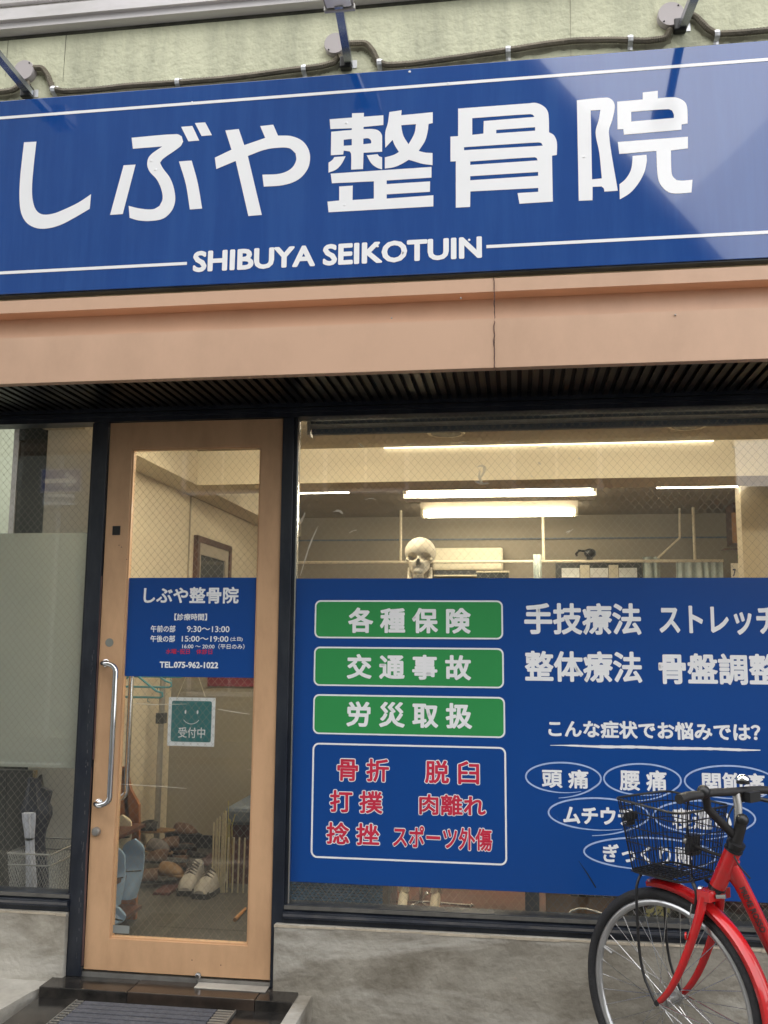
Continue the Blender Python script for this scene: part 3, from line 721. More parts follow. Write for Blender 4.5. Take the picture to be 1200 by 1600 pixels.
sign_lamp(545, 100, 529, 6, 523, 66, 'floodlight arm over the middle of the blue sign, lamp head in view', .040)
sign_lamp(47, 146, -42, 40, 36, 108, 'floodlight arm at the left end of the blue sign', .040)
sign_lamp(1066, 42, 1104, -60, 1049, 20, 'floodlight arm over the right end of the blue sign', .044, Vector((at(1040, 185, -.06).x, -.94, at(1040, 185, -.06).z)))

# ============================================================ DOOR SIGN
F1 = thing('door_notice', 'blue notice with opening hours and telephone number on the door glass', 'sign')
FY = .0148
a, b_ = at(196.5, 903, FY), at(404, 903, FY); c_ = at(190, 1056.5, FY)
z1, z0 = a.z, c_.z
sheet([(gx0+.0062, z0), (gx1-.0062, z0), (gx1-.0062, z1), (gx0+.0062, z1)], FY, 'film_blue', F1, 'backing')
FT = FY-.0006
for s, l, t, r, b, m_, bo in (('しぶや整骨院', 224.5, 917, 373, 943, 'film_white', .028), ('【診療時間】', 272.5, 958.5, 323.5, 969.5, 'film_white', .02), ('午前の部', 235.6, 977, 274, 988, 'film_white', .02), ('9:30～13:00', 292, 978, 358.6, 988, 'film_white', .012),
    ('午後の部', 235, 992.5, 273.4, 1003.5, 'film_white', .02), ('15:00～19:00', 284, 993.5, 357, 1003, 'film_white', .012), ('(土日)', 360, 995, 379, 1002.5, 'film_white', .02),
    ('16:00 ～ 20:00（平日のみ）', 284.8, 1005.5, 382, 1014.5, 'film_white', .012), ('水曜･祝日　休診日', 259, 1013.5, 331.6, 1022.5, 'film_red', .012), ('TEL.075-962-1022', 249.4, 1033.5, 341, 1044.5, 'film_white', .035)):
    text(s, l, t, r, b, FT, m_, F1, bo)
# hanging smile sign inside the glass
H = thing('hanging_sign', 'small teal smiling face sign in a white border hung inside the door glass', 'sign')
HY = .034
q = [at(x, y, HY) for x, y in ((262, 1091.6), (335, 1088), (336, 1164.5), (263, 1167.4))]
hx0, hx1, hz0, hz1 = (q[0].x+q[3].x)/2, (q[1].x+q[2].x)/2, (q[2].z+q[3].z)/2, (q[0].z+q[1].z)/2
G().box(hx0, hx1, HY, HY+.003, hz0, hz1).build('board', 'sign_white', H)
sheet(rrect(hx0+.013, hx1-.013, hz0+.016, hz1-.013, .008), HY-.0006, 'teal', H, 'teal_field')
cx, hz = (hx0+hx1)/2, hz1-hz0
for dx in (-.024, .024):
    sheet([(cx+dx+.0035*math.cos(t), hz0+hz*.70+.0075*math.sin(t)) for t in np.linspace(0, 6.28, 17)[:-1]], HY-.0012, 'sign_white', H, 'printed_eye')
stroke([(cx+.036*math.sin(t), hz0+hz*.455+.034*(1-math.cos(t))) for t in np.linspace(-1.0, 1.0, 17)], [.0022]*17, HY-.0012, 'sign_white', H, 'printed_mouth')
text('受付中', 278.5, 1136, 320.5, 1153.5, HY-.0012, 'sign_white', H, .012)
for (xa, ya), (xb, yb) in (((275.5, 1093), (292, 1054)), ((321.5, 1091), (309, 1054))):
    p0, p1 = at(xa, ya, HY), at(xb, yb, HY); G().tube([p0, p1], .0009, 5).build('string', 'slipper_cream', H)
H.rotation_euler = (0, 0, 0)

# old tape residue and scratches left on the large pane
def residue(L, w, Y=.0184):
    P = [at(x, y, Y) for x, y in L]; q = [Vector((v.x, v.z)) for v in P]
    for _ in range(2): q = [q[0]]+[x for a, b in zip(q[:-1], q[1:]) for x in (a.lerp(b, .25), a.lerp(b, .75))]+[q[-1]]
    n = len(q); rr_ = random.Random(int(L[0][0]*7+L[0][1])); stroke([(v.x, v.y) for v in q], [w*math.sin(math.pi*(i+.6)/(n+.2))*rr_.uniform(.55, 1.2) for i in range(n)], Y, 'residue', WR, 'tape_residue')
for L_, w in (([(497, 822), (485, 848), (475, 880), (469, 900)], .006), ([(477, 800), (472, 812), (466, 822), (468, 806)], .010), ([(520, 800), (530, 797), (536, 803)], .008), ([(560, 692), (566, 697), (569, 699)], .007), ([(570, 781), (580, 778), (588, 781)], .004),
    ([(745, 730), (752, 727), (758, 730), (755, 740), (750, 748)], .013), ([(742, 752), (752, 756), (764, 755)], .010), ([(750, 735), (748, 745), (754, 754)], .011), ([(838, 702), (846, 699), (857, 700)], .008), ([(841, 722), (845, 726)], .008), ([(903, 716), (907, 717)], .008),
    ([(829, 743), (832, 746)], .006), ([(545, 833), (552, 829), (558, 828)], .004), ([(884, 832), (891, 829)], .005), ([(885, 835), (896, 826)], .003), ([(632, 695), (640, 694), (649, 693)], .004), ([(716, 692), (722, 691), (729, 692)], .005), ([(794, 690), (802, 688)], .004), ([(1144, 698), (1148, 700)], .007), ([(521, 768), (524, 766)], .003)):
    residue(L_, w)
for L_ in ([(206, 1099), (240, 1101), (292, 1100)], [(185, 1225), (240, 1228), (292, 1232)], [(340, 1108), (370, 1113), (390, 1116)]):
    P_ = [at(x, y, .0155) for x, y in L_]; stroke([(v.x, v.z) for v in P_], [.0015, .003, .0012], .0155, 'residue', door, 'scratch')

# ============================================================ WINDOW SIGN
W = thing('window_notice', 'wide blue window notice listing treatments in green boxes and white ovals', 'sign')
WYf = .0188; a = at(460, 904, WYf); b_ = at(447, 1377, WYf)
sheet([(PR1+.0128, b_.z), (RW1-.014, b_.z), (RW1-.014, a.z), (PR1+.0128, a.z)], WYf, 'film_blue', W, 'backing')
W1, W2, W3 = WYf-.0006, WYf-.0012, WYf-.0018
def boxpx(tl, tr, bl, br, Y):
    q = [at(*v, Y) for v in (tl, tr, bl, br)]
    return (q[0].x+q[2].x)/2, (q[1].x+q[3].x)/2, (q[2].z+q[3].z)/2, (q[0].z+q[1].z)/2
for bx in (((492, 937.5), (786, 938.5), (491.5, 996.5), (785.8, 999.7)), ((490.8, 1010), (787, 1013), (490, 1071), (787.5, 1076)), ((489.5, 1084.6), (789, 1089), (489, 1147), (789.5, 1153))):
    x0, x1, z0, z1 = boxpx(*bx, W1)
    sheet(rrect(x0, x1, z0, z1, .022), W1, 'film_white', W, 'box_border'); sheet(rrect(x0+.006, x1-.006, z0+.006, z1-.006, .017), W2, 'film_green', W, 'green_box')
x0, x1, z0, z1 = boxpx((487.8, 1160.6), (791, 1167), (486, 1340), (792.3, 1352.8), W1)
ring_sheet(rrect(x0, x1, z0, z1, .024), rrect(x0+.0065, x1-.0065, z0+.0065, z1-.0065, .018), W1, 'film_white', W, 'box_border')
for s, l, t, r, b in (('各 種 保 険', 544, 949, 735.5, 990), ('交 通 事 故', 542, 1021.5, 736, 1063), ('労 災 取 扱', 541.3, 1095.4, 737.7, 1139)):
    text(s, l, t, r, b, W3, 'film_white', W, .034)
for s, l, t, r, b in (('骨 折', 527, 1184, 607.8, 1222), ('脱 臼', 664, 1187.5, 748.7, 1226), ('打 撲', 515.5, 1234, 597.7, 1271.5), ('肉離れ', 655, 1240, 759, 1276), ('捻 挫', 510, 1284, 593, 1321.5), ('スポーツ外傷', 614, 1289, 769, 1330)):
    text(s, l, t, r, b, W1, 'film_red', W, .024, grow=(.038, 'film_white'))
for s, l, t, r, b, bo in (('手技療法', 819, 942, 1001.7, 992, .031), ('ストレッチ', 1030, 946, 1216, 992, .031), ('整体療法', 820, 1016.5, 1003, 1067, .031), ('骨盤調整', 1029, 1020, 1218, 1071, .031),
    ('こんな症状でお悩みでは？', 856.7, 1124, 1188, 1158.5, .035), ('頭 痛', 846.6, 1201, 919.5, 1232.5, .028), ('腰 痛', 968, 1202, 1041.6, 1237, .028), ('関節痛', 1097, 1206, 1195, 1242, .028),
    ('ムチウチ', 880, 1259, 991.5, 1290, .04), ('寝違い', 1050, 1262, 1143, 1298, .03), ('ぎっくり腰', 942, 1318, 1081.5, 1353, .03)):
    text(s, l, t, r, b, W1, 'film_white', W, bo)
def ovalpx(cx, cy, rx, ry):
    c0 = at(cx, cy, W1); X = at(cx+rx, cy, W1).x-c0.x; Z = c0.z-at(cx, cy+ry, W1).z
    pts = []; ws = []
    for i in range(60):
        t = i/59; a = R(-62+ -395*t); k = 1+.10*max(0, (t-.84))/.16
        pts.append((c0.x+X*k*math.cos(a), c0.z+Z*k*math.sin(a)*(1+.25*max(0, t-.84)/.16))); ws.append(.0016+.0042*min(1, t*6)*min(1, (1-t)*7+.15))
    stroke(pts, ws, W1, 'brush_white', W, 'brushed_oval')
for o_ in ((880, 1215, 59, 23.5), (1003.5, 1218, 60.5, 24.5), (1141, 1222, 72, 25.5), (935, 1272, 79, 25), (1100, 1277, 80, 26), (1014.7, 1334, 104, 25)): ovalpx(*o_)
a, b_ = at(860, 1168, W1), at(1188, 1168.5, W1)
rnd = random.Random(4)
stroke([(a.x+(b_.x-a.x)*i/60, (a.z+b_.z)/2+.0008*math.sin(i*.31)) for i in range(61)], [(.002+.008*min(1, i/14)*min(1, (60-i)/9+.2))*rnd.uniform(.78, 1.1) for i in range(61)], W1, 'film_white', W, 'brushed_underline')
a, b_ = at(904, 1345, W1), at(931, 1387, W1); stroke([(a.x, a.z), ((a.x+b_.x)/2+.002, (a.z+b_.z)/2), (b_.x, b_.z)], [.001, .004, .0045], W1, 'dark', W, 'scratch', )

# ============================================================ THE ROOM
FZ = .27; XL = -2.12; XR = 1.95; YB = 4.75; ZC = 2.66; ZR = 2.62; YBM = 1.95; ZBM = 2.45
s_(G().box(-2.75, XR, .095, 2.3, FZ-.06, FZ), 'floor', 'entry_tile')
s_(G().box(-.62, XR, .25, YB, FZ+.001, FZ+.02), 'floor_wood', 'wood_floor')
s_(G().box(XL, -.6205, 2.3, YB, FZ+.001, FZ+.02), 'floor_wood', 'wood_floor')
s_(G().box(XL-.1, XL, .45, YB+.1, FZ-.06, ZC), 'wall_left', 'cream')
s_(G().box(XL+.012, -1.84, .44, .56, FZ, ZC-.001), 'return_wall', 'return_wall')
s_(G().box(XL-.099, XL+.0115, .438, .4495, FZ, ZC-.001), 'wall_end_board', 'dark')
s_(G().box(XR, XR+.1, .09, YB+.1, FZ-.06, ZC), 'wall_right', 'cream')
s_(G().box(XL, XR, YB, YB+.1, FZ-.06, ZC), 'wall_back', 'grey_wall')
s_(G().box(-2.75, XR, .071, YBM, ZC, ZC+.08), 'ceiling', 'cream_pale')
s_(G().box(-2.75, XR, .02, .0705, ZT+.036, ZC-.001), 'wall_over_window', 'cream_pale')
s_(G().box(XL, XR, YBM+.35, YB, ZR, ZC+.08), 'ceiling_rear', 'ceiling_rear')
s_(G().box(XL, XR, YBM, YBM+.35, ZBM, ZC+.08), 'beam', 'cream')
s_(G().box(XL, XL+.19, .3, YBM-.0005, ZBM, ZC-.001), 'beam', 'cream')
s_(G().box(XL, XL+.19, YBM+.3505, YB, ZBM, ZR-.001), 'beam', 'cream')
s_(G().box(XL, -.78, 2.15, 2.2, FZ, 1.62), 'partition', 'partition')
s_(G().box(XL, -.78, 2.135, 2.149, FZ, FZ+.075), 'skirting', 'black_plastic')
g = G().box(1.55, 1.949, 3.2, 3.35, FZ, ZR-.001); s_(g, 'pillar', 'cream')
# pilaster door frame line on the left wall
c0 = at(299, 774, X=XL+.01)
g = G().tube([(XL+.008, c0.y, 1.5), (XL+.008, c0.y, c0.z), (XL+.008, at(391, 818, X=XL+.01).y, c0.z)], .006, 6)
tag(g.build('wall_conduit', 'cream_pale'), 'thin cream cable trunking on the side wall above the inner doorway', 'trunking')
# inner door in the left wall
a, b_ = at(303, 836, X=XL), at(357, 851, X=XL)
dr = thing('inner_window', 'dark inner window with a brown frame in the cream side wall', 'window')
g = G(); y0, y1 = a.y, b_.y; zt = a.z
g.box(XL+.001, XL+.03, y0, y1, zt-.04, zt); g.box(XL+.001, XL+.03, y0, y0+.05, 1.2, zt-.0405); g.box(XL+.001, XL+.03, y1-.05, y1, 1.2, zt-.0405); g.box(XL+.001, XL+.03, y0+.0505, y1-.0505, 1.2, 1.25)
g.build('window_frame', 'dark_wood', dr)
g = G(); g.box(XL+.002, XL+.02, y0+.0505, y1-.0505, zt-.12, zt-.0405); g.box(XL+.002, XL+.02, y0+.0505, y0+.10, 1.251, zt-.1205); g.box(XL+.002, XL+.02, y1-.12, y1-.0505, 1.251, zt-.1205); g.build('inner_frame', 'cream_pale', dr)
G().box(XL+.003, XL+.008, y0+.1005, y1-.1205, 1.251, zt-.1205).build('pane', 'house_glass', dr)

# fluorescent fittings
def tube_light(x0, x1, y, z, label, ntube=2):
    t = thing('fluorescent_light', label, 'light', group='fluorescent battens under the rear ceiling')
    zt_ = (ZC if y < 1.9 else ZR)-.002
    if y < 1.9: G().box(x0-.02, x1+.02, y-.045, y+.045, z+.028, zt_, .004).build('batten', 'reflector', t)
    elif y < 3: G().profx([(y-.10, zt_), (y-.10, zt_-.014), (y-.085, z-.050), (y+.085, z-.050), (y+.10, zt_-.014), (y+.10, zt_)], x0-.02, x1+.02).build('batten', 'reflector', t)
    else: G().profx([(y-.05, zt_), (y-.05, z+.022), (y-.018, z-.004), (y+.018, z-.004), (y+.05, z+.022), (y+.05, zt_)], x0-.02, x1+.02).build('batten', 'cream_pale', t)
    for k in range(ntube):
        yy = y+(k-(ntube-1)/2)*(.075 if y < 1.9 else .235 if y < 3 else .125)
        G().tube([(x0+.02, yy, z), (x1-.02, yy, z)], .0165, 12).build('lamp_tube', 'tube_unseen' if y < 1.9 else 'tube_rear', t, True)
        for xx in (x0, x1): G().box(xx-.018 if xx == x0 else xx-.006, xx+.006 if xx == x0 else xx+.018, yy-.018, yy+.018, z-.022, z+.030, .003).build('end_cap', 'ac_white', t)
tube_light(-.71, .50, 2.65, 2.495, 'bright twin fluorescent batten, the larger and upper one behind the skull')
tube_light(-.73, .47, 3.93, 2.525, 'bright twin fluorescent batten, the smaller and lower one nearer the back wall')
def slim(pxa, pxb, py, L, label):
    a = at(pxa, py, Z=2.60); x1 = at(pxb, py, a.y).x
    t = thing('slim_light', label, 'light', group='slim ceiling lights at the sides')
    G().box(min(a.x, x1), max(a.x, x1), a.y-.03, a.y+.03, 2.606, ZR-.001).build('housing', 'ac_white', t)
    G().tube([(a.x, a.y, 2.595), (x1, a.y, 2.595)], .010, 10).build('lamp_tube', 'strip_lit', t, True)
tube_light(-1.55, -.40, .75, 2.605, 'added unseen twin fluorescent batten over the entrance, lighting beam and entry')  # unseen battens added above the sight line to brighten beam and entry
tube_light(.10, 1.30, .75, 2.605, 'added unseen twin fluorescent batten just inside the large window, lighting the beam face')
slim(430, 545, 769, .5, 'slim lit ceiling tube at the left edge of the large window')
slim(1026, 1152, 760, .5, 'slim lit ceiling tube near the wooden wall box')
a, b_ = at(600, 697, YBM-.012), at(1115, 691, YBM-.012)
tl = thing('bounce_strip', 'thin glowing strip for bounced light along the top of the cream beam', 'light')  # glowing strip stands in for a bright bounce line, no known lamp
G().box(a.x-.05, b_.x+.02, YBM-.016, YBM-.002, ZC-.004, ZC-.001).build('housing', 'ac_white', tl)
G().box(a.x, b_.x, YBM-.014, YBM-.006, ZC-.008, ZC-.0045, .001).build('glow_strip', 'bounce_glow', tl)
# ceiling speaker / vent
for (px, py, lb) in ((697, 676, 'round dark ceiling vent with a pale rim above the skull'), (1075, 664, 'round dark ceiling vent above the right end of the beam')):
    a = at(px, py, Z=ZC-.004); t = thing('ceiling_vent', lb, 'vent', group='round ceiling vents')
    g = G().lathe([(.085, -.006), (.10, -.008), (.105, -.002), (.105, .003)], (a.x, a.y, a.z), 'Z', 28); g.build('rim', 'ac_white', t, True)
    G().lathe([(.084, -.007), (.083, -.0065)], (a.x, a.y, a.z), 'Z', 28).build('grille', 'black_plastic', t)
# rolled blind over the large window
bl = thing('roller_blind', 'rolled up blue grey blind with long rails inside the window head', 'blind')
za = at(480, 679, .09).z
g = G().box(-.80, 1.9, .085, .115, za, za+.022, .003).build('bottom_rail', 'cushion', bl)
G().box(-.81, 1.9, .09, .125, za+.026, za+.040, .003).build('slat_rail', 'steel_dull', bl)
G().tube([(-.81, .12, za+.060), (1.9, .12, za+.060)], .016, 12).build('roll', 'cushion', bl, True)
G().box(-.815, -.805, .08, .14, za-.004, za+.085).build('bracket', 'steel_dull', bl)

# curtain rail hung from the rear ceiling
YR = 4.35; zr = at(800, 877.5, YR).z
t = thing('curtain_rail', 'cream ceiling hung curtain rail crossing the rear of the room', 'rail')
x0, x1 = at(440, 878, YR).x, at(1130, 877, YR).x
G().tube([(x0-.5, YR, zr), (x1, YR, zr)], .0125, 8).build('rail', 'cream', t)
for px in (626, 849, 1085):
    xx = at(px, 850, YR).x; G().tube([(xx, YR, zr), (xx, YR, ZR-.001)], .012, 8).build('drop_rod', 'cream', t)
a, b_ = at(1062, 840, 4.4), at(1028, 872, 4.4)
G().tube([(at(1062, 800, 4.4).x, 4.4, ZR-.001), a, b_], .009, 6).build('brace_rod', 'cream', t)
def curtain(px0, px1, pyt, Y, label, z0=.9, amp=.02, m='curtain'):
    x0, x1 = at(px0, pyt, Y).x, at(px1, pyt, Y).x; zt = at((px0+px1)/2, pyt, Y).z
    n = int(abs(x1-x0)/.008)+8; V = []; F = []
    for i in range(n+1):
        u = i/n; x = x0+(x1-x0)*u
        for z, k in ((zt, .5), (zt-.15, 1), (z0, 1.3)):
            V.append((x, Y+amp*k*math.sin(u*(x1-x0)*95+math.sin(u*9)), z)); 
    for i in range(n):
        for j in range(2): F.append((i*3+j, i*3+j+1, (i+1)*3+j+1, (i+1)*3+j))
    g = G().add(V, F); o = g.build('curtain', m, None, True)
    md = o.modifiers.new('s', 'SOLIDIFY'); md.thickness = .003
    return tag(o, label, 'curtain', 'curtains in the rear of the room')
curtain(1056, 1129, 878.5, YR, 'gathered pale green curtain at the right end of the rail')
curtain(1004, 1031, 870, 4.5, 'narrow grey green curtain left of the gathered one')
curtain(833, 846, 866, 4.2, 'small pale cloth hanging below the bright twin light', z0=1.4)
curtain(377, 420, 880, 4.2, 'gathered pale curtain seen through the door glass')
# air conditioner
def bxpx(x0, y0, x1, y1, Y):
    a, b_ = at(x0, y0, Y), at(x1, y1, Y); return a.x, b_.x, b_.z, a.z
x0, x1, z0, z1 = bxpx(676, 856, 786, 900, YB-.22)
ac = thing('air_conditioner', 'cream wall air conditioner behind the skull', 'air conditioner')
G().box(x0, x1, YB-.22, YB-.001, z0+.05, z1, .015).build('casing', 'ac_white', ac)
G().box(x0+.02, x1-.02, YB-.205, YB-.03, z0+.015, z0+.049).build('outlet', 'black_plastic', ac)
G().box(x0+.01, x1-.01, YB-.215, YB-.19, z0+.0, z0+.012).build('flap', 'ac_white', ac)
# picture rail and line on the rear wall
g = G().box(XL, XR, YB-.02, YB-.001, at(700, 842, YB).z-.012, at(700, 842, YB).z); tag(g.build('picture_rail', 'cushion'), 'thin dark rail across the grey rear wall', 'rail')
x0, x1, z0, z1 = bxpx(745, 892, 795, 912, 3.2)
mo = thing('monitor', 'dark flat monitor with a pale top edge beside the air conditioner', 'monitor')
G().box(x0, x1, 3.2, 3.23, z0-.2, z1-.012).build('screen', 'dark', mo); G().box(x0-.004, x1+.004, 3.195, 3.25, z1-.0115, z1).build('top_edge', 'cream', mo)
G().box((x0+x1)/2-.03, (x0+x1)/2+.03, 3.24, 3.27, FZ+.02, z0-.1).build('stand', 'dark', mo)
# pale window shelf on the rear wall
x0, x1, z0, z1 = bxpx(868, 878, 1003, 906, YB-.05)
ws_ = thing('rear_window', 'dark framed rear window with pale panes below the rail', 'window')
G().box(x0, x1, YB-.06, YB-.03, z0-.5, z1).build('window_frame', 'dark_green', ws_)
k = (x1-x0)/3
for i in range(3): G().box(x0+k*i+.05, x0+k*(i+1)-.04, YB-.066, YB-.0605, z0+.02, z1-.055).build('pane', 'panel_lit', ws_)
for i in range(2): G().box(x0+k*(i+1)-.035, x0+k*(i+1)+.045, YB-.072, YB-.0605, z0-.5, z1-.03).build('mullion', 'ac_white', ws_)
# small clip fan on the rail
a = at(916, 868, YR); fn = thing('clip_fan', 'small black clip fan standing on the curtain rail', 'fan')
G().sphere((a.x+.03, YR, a.z+.02), .045, 12, 8, (1.1, .8, .9)).build('motor', 'black_plastic', fn, True)
G().tube([(a.x-.01, YR, a.z+.035), (a.x-.06, YR-.02, a.z+.04), (a.x-.085, YR-.03, a.z+.01), (a.x-.075, YR-.03, a.z-.01)], .010, 7).build('arm', 'black_plastic', fn)
G().box(a.x, a.x+.05, YR-.02, YR+.02, zr+.012, a.z).build('clamp', 'black_plastic', fn)
# things on the right wall
x0, x1, z0, z1 = bxpx(1141, 752, 1173, 848, 4.1)
wb = thing('wall_box', 'open wooden wall box with dark interior high at the right', 'box')
G().box(x0+.02, XR-.001, 4.12, 4.4, z0, z1).build('casing', 'dark_wood', wb)
G().box(x0, x0+(XR-x0)*.62, 4.10, 4.118, z0, z1-.25).build('board', 'board_brown', wb)
x0, x1, z0, z1 = bxpx(1142, 880, 1181, 920, 4.0)
cal = thing('calendar', 'white wall calendar with a large 7 hanging from a green hook', 'calendar')
G().box(x0, x1, 4.0, 4.006, z0-.15, z1).build('sheet', 'paper', cal)
text('7', 1145, 889, 1150, 900.5, 3.9985, 'print_navy', cal, .03)
a = at(1160, 870, 4.0); G().tube([(a.x+.02, 4.0, a.z+.07), (a.x+.02, 4.0, a.z-.01), (a.x, 4.0, a.z-.03), (a.x-.03, 4.0, a.z-.01), (a.x-.03, 4.0, a.z+.01)], .007, 6).build('hook', 'leaf_green', cal)
G().box(x0-.05, XR-.001, 4.0, 4.1, at(1150, 857, 4.0).z-.008, at(1150, 857, 4.0).z).build('shelf_edge', 'dark_wood', cal)
# low furniture seen under the window notice
t = G().box(.02, .075, .35, .40, FZ+.021, .9, .003); o_ = t.build('table_leg', 'cushion')
tb = thing('treatment_table', 'treatment table with grey leg and orange side panel behind the window', 'table'); o_.parent = tb
G().box(.1, .36, .36, .42, FZ+.021, .85).build('side_panel', 'board_brown', tb)
G().box(-.1, .9, .34, 1.0, .90, .96, .01).build('tabletop', 'cushion', tb)
G().box(.78, .82, .9, .94, FZ+.021, .9).build('leg', 'cushion', tb)
G().box(.40, 1.85, .34, .8, FZ+.021, .80).build('cabinet', 'dark_green', tb)
pl = thing('cable', 'pale grey cable looping over the dark cabinet foot', 'cable')
pts = [at(x, y, .06) for x, y in ((882, 1436), (893, 1423), (905, 1419.5), (915, 1420), (930, 1424), (945, 1429), (960, 1433))]
bpy.data.objects.remove(pl); tag(G().tube(pts, .0035, 7).build('cable', 'steel_dull', None, True), 'pale grey cable looping in front of the dark cabinet', 'cable')
pts = [(at(885, 1399, .08).x, .12, at(885, 1399, .08).z), (at(895, 1403, .08).x, .12, at(895, 1403, .08).z), (at(985, 1407, .08).x, .12, at(985, 1407, .08).z)]
tag(G().tube(pts, .004, 7).build('cable', 'black_rubber', None, True), 'black cable running along the cabinet under the notice', 'cable')
# dried leaves near wheel
rnd = random.Random(9); g = G()
for i in range(16):
    p = at(1020+rnd.uniform(-12, 28), 1425+rnd.uniform(-8, 18), .07); a = rnd.uniform(0, 3)
    d = Vector((math.cos(a), .3, math.sin(a)))*.016; e = Vector((-math.sin(a), .2, math.cos(a)))*.006
    g.add([p-d, p+e, p+d, p-e], [(0, 1, 2, 3)])
stuff(tag(g.build('dried_leaves', 'straw'), 'dried yellow leaves heaped inside the window behind the wheel', 'leaves'))

# blue wicker basket
wk = thing('wicker_basket', 'woven blue wicker basket just inside the window', 'basket')
x0, x1 = at(452, 1395, .16).x, at(597, 1395, .16).x
G().box(x0+.008, x1-.008, .168, .45, FZ+.003, .655).build('lining', 'dark', wk)
g = G(); nz = 34
for k in range(nz):
    z = FZ+.01+k*.0112; n = 44; pts = [(x0+(x1-x0)*i/n, .158+(.0035 if (i+k) % 2 else -.0035), z) for i in range(n+1)]
    g.tube(pts, .0052, 5, caps=False)
stuff(g.build('weave', 'basket_blue', wk, True))
G().box(x0, x1, .15, .17, .650, .668, .004).build('rim', 'basket_blue', wk)
g = G(); x_ = x1+.012
for i in range(6): g.tube([(x_+.002*i, .16, FZ+.02), (x_+.016+.004*i, .18+.03*i, .66)], .002, 5)
g.build('wire_side', 'steel_dull', wk)

# ============================================================ SKELETON MODEL
sk = thing('skeleton_model', 'life size anatomical skeleton standing behind the window notice', 'skeleton')
sp = at(656, 872, .93); SXk, SYk = sp.x, .93
def skull():
    bm = bmesh.new(); bmesh.ops.create_icosphere(bm, subdivisions=6, radius=1)
    for v in bm.verts:
        d = v.co.normalized()
        def ell(c, r):
            # farthest hit of a ray from origin with an ellipsoid
            q = Vector((d.x/r[0], d.y/r[1], d.z/r[2])); o = Vector((-c[0]/r[0], -c[1]/r[1], -c[2]/r[2]))
            A = q.dot(q); Bq = 2*q.dot(o); Cc = o.dot(o)-1; D = Bq*Bq-4*A*Cc
            return (-Bq+math.sqrt(D))/(2*A) if D > 0 else 0
        rr = max(ell((0, .02, .018), (.0735, .092, .071)), ell((0, -.045, -.045), (.050, .034, .048)), ell((0, -.025, -.022), (.066, .045, .020)), ell((.0, -.05, -.078), (.030, .030, .022)))
        p = d*rr
        if p.y < 0:
            for sx in (-1, 1):   # eye sockets
                u = ((p.x-sx*.0305)/.0200)**2+((p.z+.012)/.0165)**2
                if u < 1.6: p.y += .046*math.exp(-u*u*.9)
                u = ((p.x-sx*.047)/.012)**2+((p.z+.058)/.022)**2   # hollow below the cheekbone
                if u < 2: p.y += .022*math.exp(-u)
            w = .0035+.0085*max(0, min(1, (-.024-p.z)/.024))      # nose opening, wider at its foot
            if -.052 < p.z < -.022 and abs(p.x) < w: p.y += .036
        if p.z > .0 and p.y < .06: pass
        v.co = p
    me = bpy.data.meshes.new('skull'); bm.to_mesh(me); bm.free(); me.materials.append(M['bone'])
    o = bpy.data.objects.new('skull', me); col.objects.link(o); smooth(o, 60); return o
so_ = skull(); so_.parent = sk; so_.location = (SXk, SYk, sp.z+.012)
g = G()
for i in range(8): 
    a = (i-3.5)*.22; g.box(SXk+.030*math.sin(a)-.0030, SXk+.030*math.sin(a)+.0030, SYk-.052-.024*math.cos(a), SYk-.044-.024*math.cos(a), sp.z-.098, sp.z-.083, .001)
for i in range(8):
    a = (i-3.5)*.22; g.box(SXk+.030*math.sin(a)-.0028, SXk+.030*math.sin(a)+.0028, SYk-.051-.022*math.cos(a), SYk-.044-.022*math.cos(a), sp.z-.112, sp.z-.099, .001)
g.build('teeth', 'bone', so_)
jw = G().tube([(SXk-.052, SYk+.01, sp.z-.045), (SXk-.050, SYk-.0, sp.z-.095), (SXk-.030, SYk-.055, sp.z-.122), (SXk, SYk-.075, sp.z-.126), (SXk+.030, SYk-.055, sp.z-.122), (SXk+.050, SYk, sp.z-.095), (SXk+.052, SYk+.01, sp.z-.045)], [.007, .011, .012, .013, .012, .011, .007], 10).build('jaw', 'bone', so_, True)
g = G().tube([(SXk, SYk, sp.z+.08), (SXk, SYk, sp.z+.105)], .0025, 6); g.build('hook_rod', 'steel', so_)
for o in (jw, g): pass
for ch in so_.children: ch.matrix_parent_inverse = Matrix.Translation(-Vector(so_.location))
zc = sp.z-.12
g = G()
for i in range(24):
    z = zc-i*.0235; yy = SYk+.02+.018*math.sin(i*.28); g.lathe([(.013+.0004*i, -.008), (.016+.0005*i, 0), (.013+.0004*i, .008)], (SXk, yy, z), 'Z', 10)
    g.tube([(SXk, yy+.015, z), (SXk, yy+.045, z-.012)], [.006, .003], 5)
g.build('spine', 'bone', sk, True)
g = G()
for i in range(11):
    z = zc-.07-i*.026; w = .07+.055*math.sin(min(1, (i+1)/8)*math.pi/2)
    for s1 in (-1, 1):
        g.tube([(SXk+s1*(.01+w*math.sin(t)*1.0), SYk+.03-.095*(1-math.cos(t))*.9, z-.04*t/3) for t in np.linspace(.15, 2.6 if i < 8 else 1.7, 12)], .0045, 5)
g.box(SXk-.016, SXk+.016, SYk-.145, SYk-.135, zc-.30, zc-.10, .004)
g.build('ribcage', 'bone', sk, True)
g = G()
for s1 in (-1, 1):
    g.tube([(SXk, SYk-.10, zc-.075), (SXk+s1*.09, SYk-.06, zc-.06), (SXk+s1*.165, SYk, zc-.055)], .006, 6)
    g.tube([(SXk+s1*.165, SYk, zc-.06), (SXk+s1*.10, SYk+.075, zc-.09), (SXk+s1*.11, SYk+.08, zc-.2)], [.012, .02, .004], 6, flat=(.4, 1))
    g.build('shoulder', 'bone', sk, True) if s1 > 0 else None
zp = zc-.58
g = G()
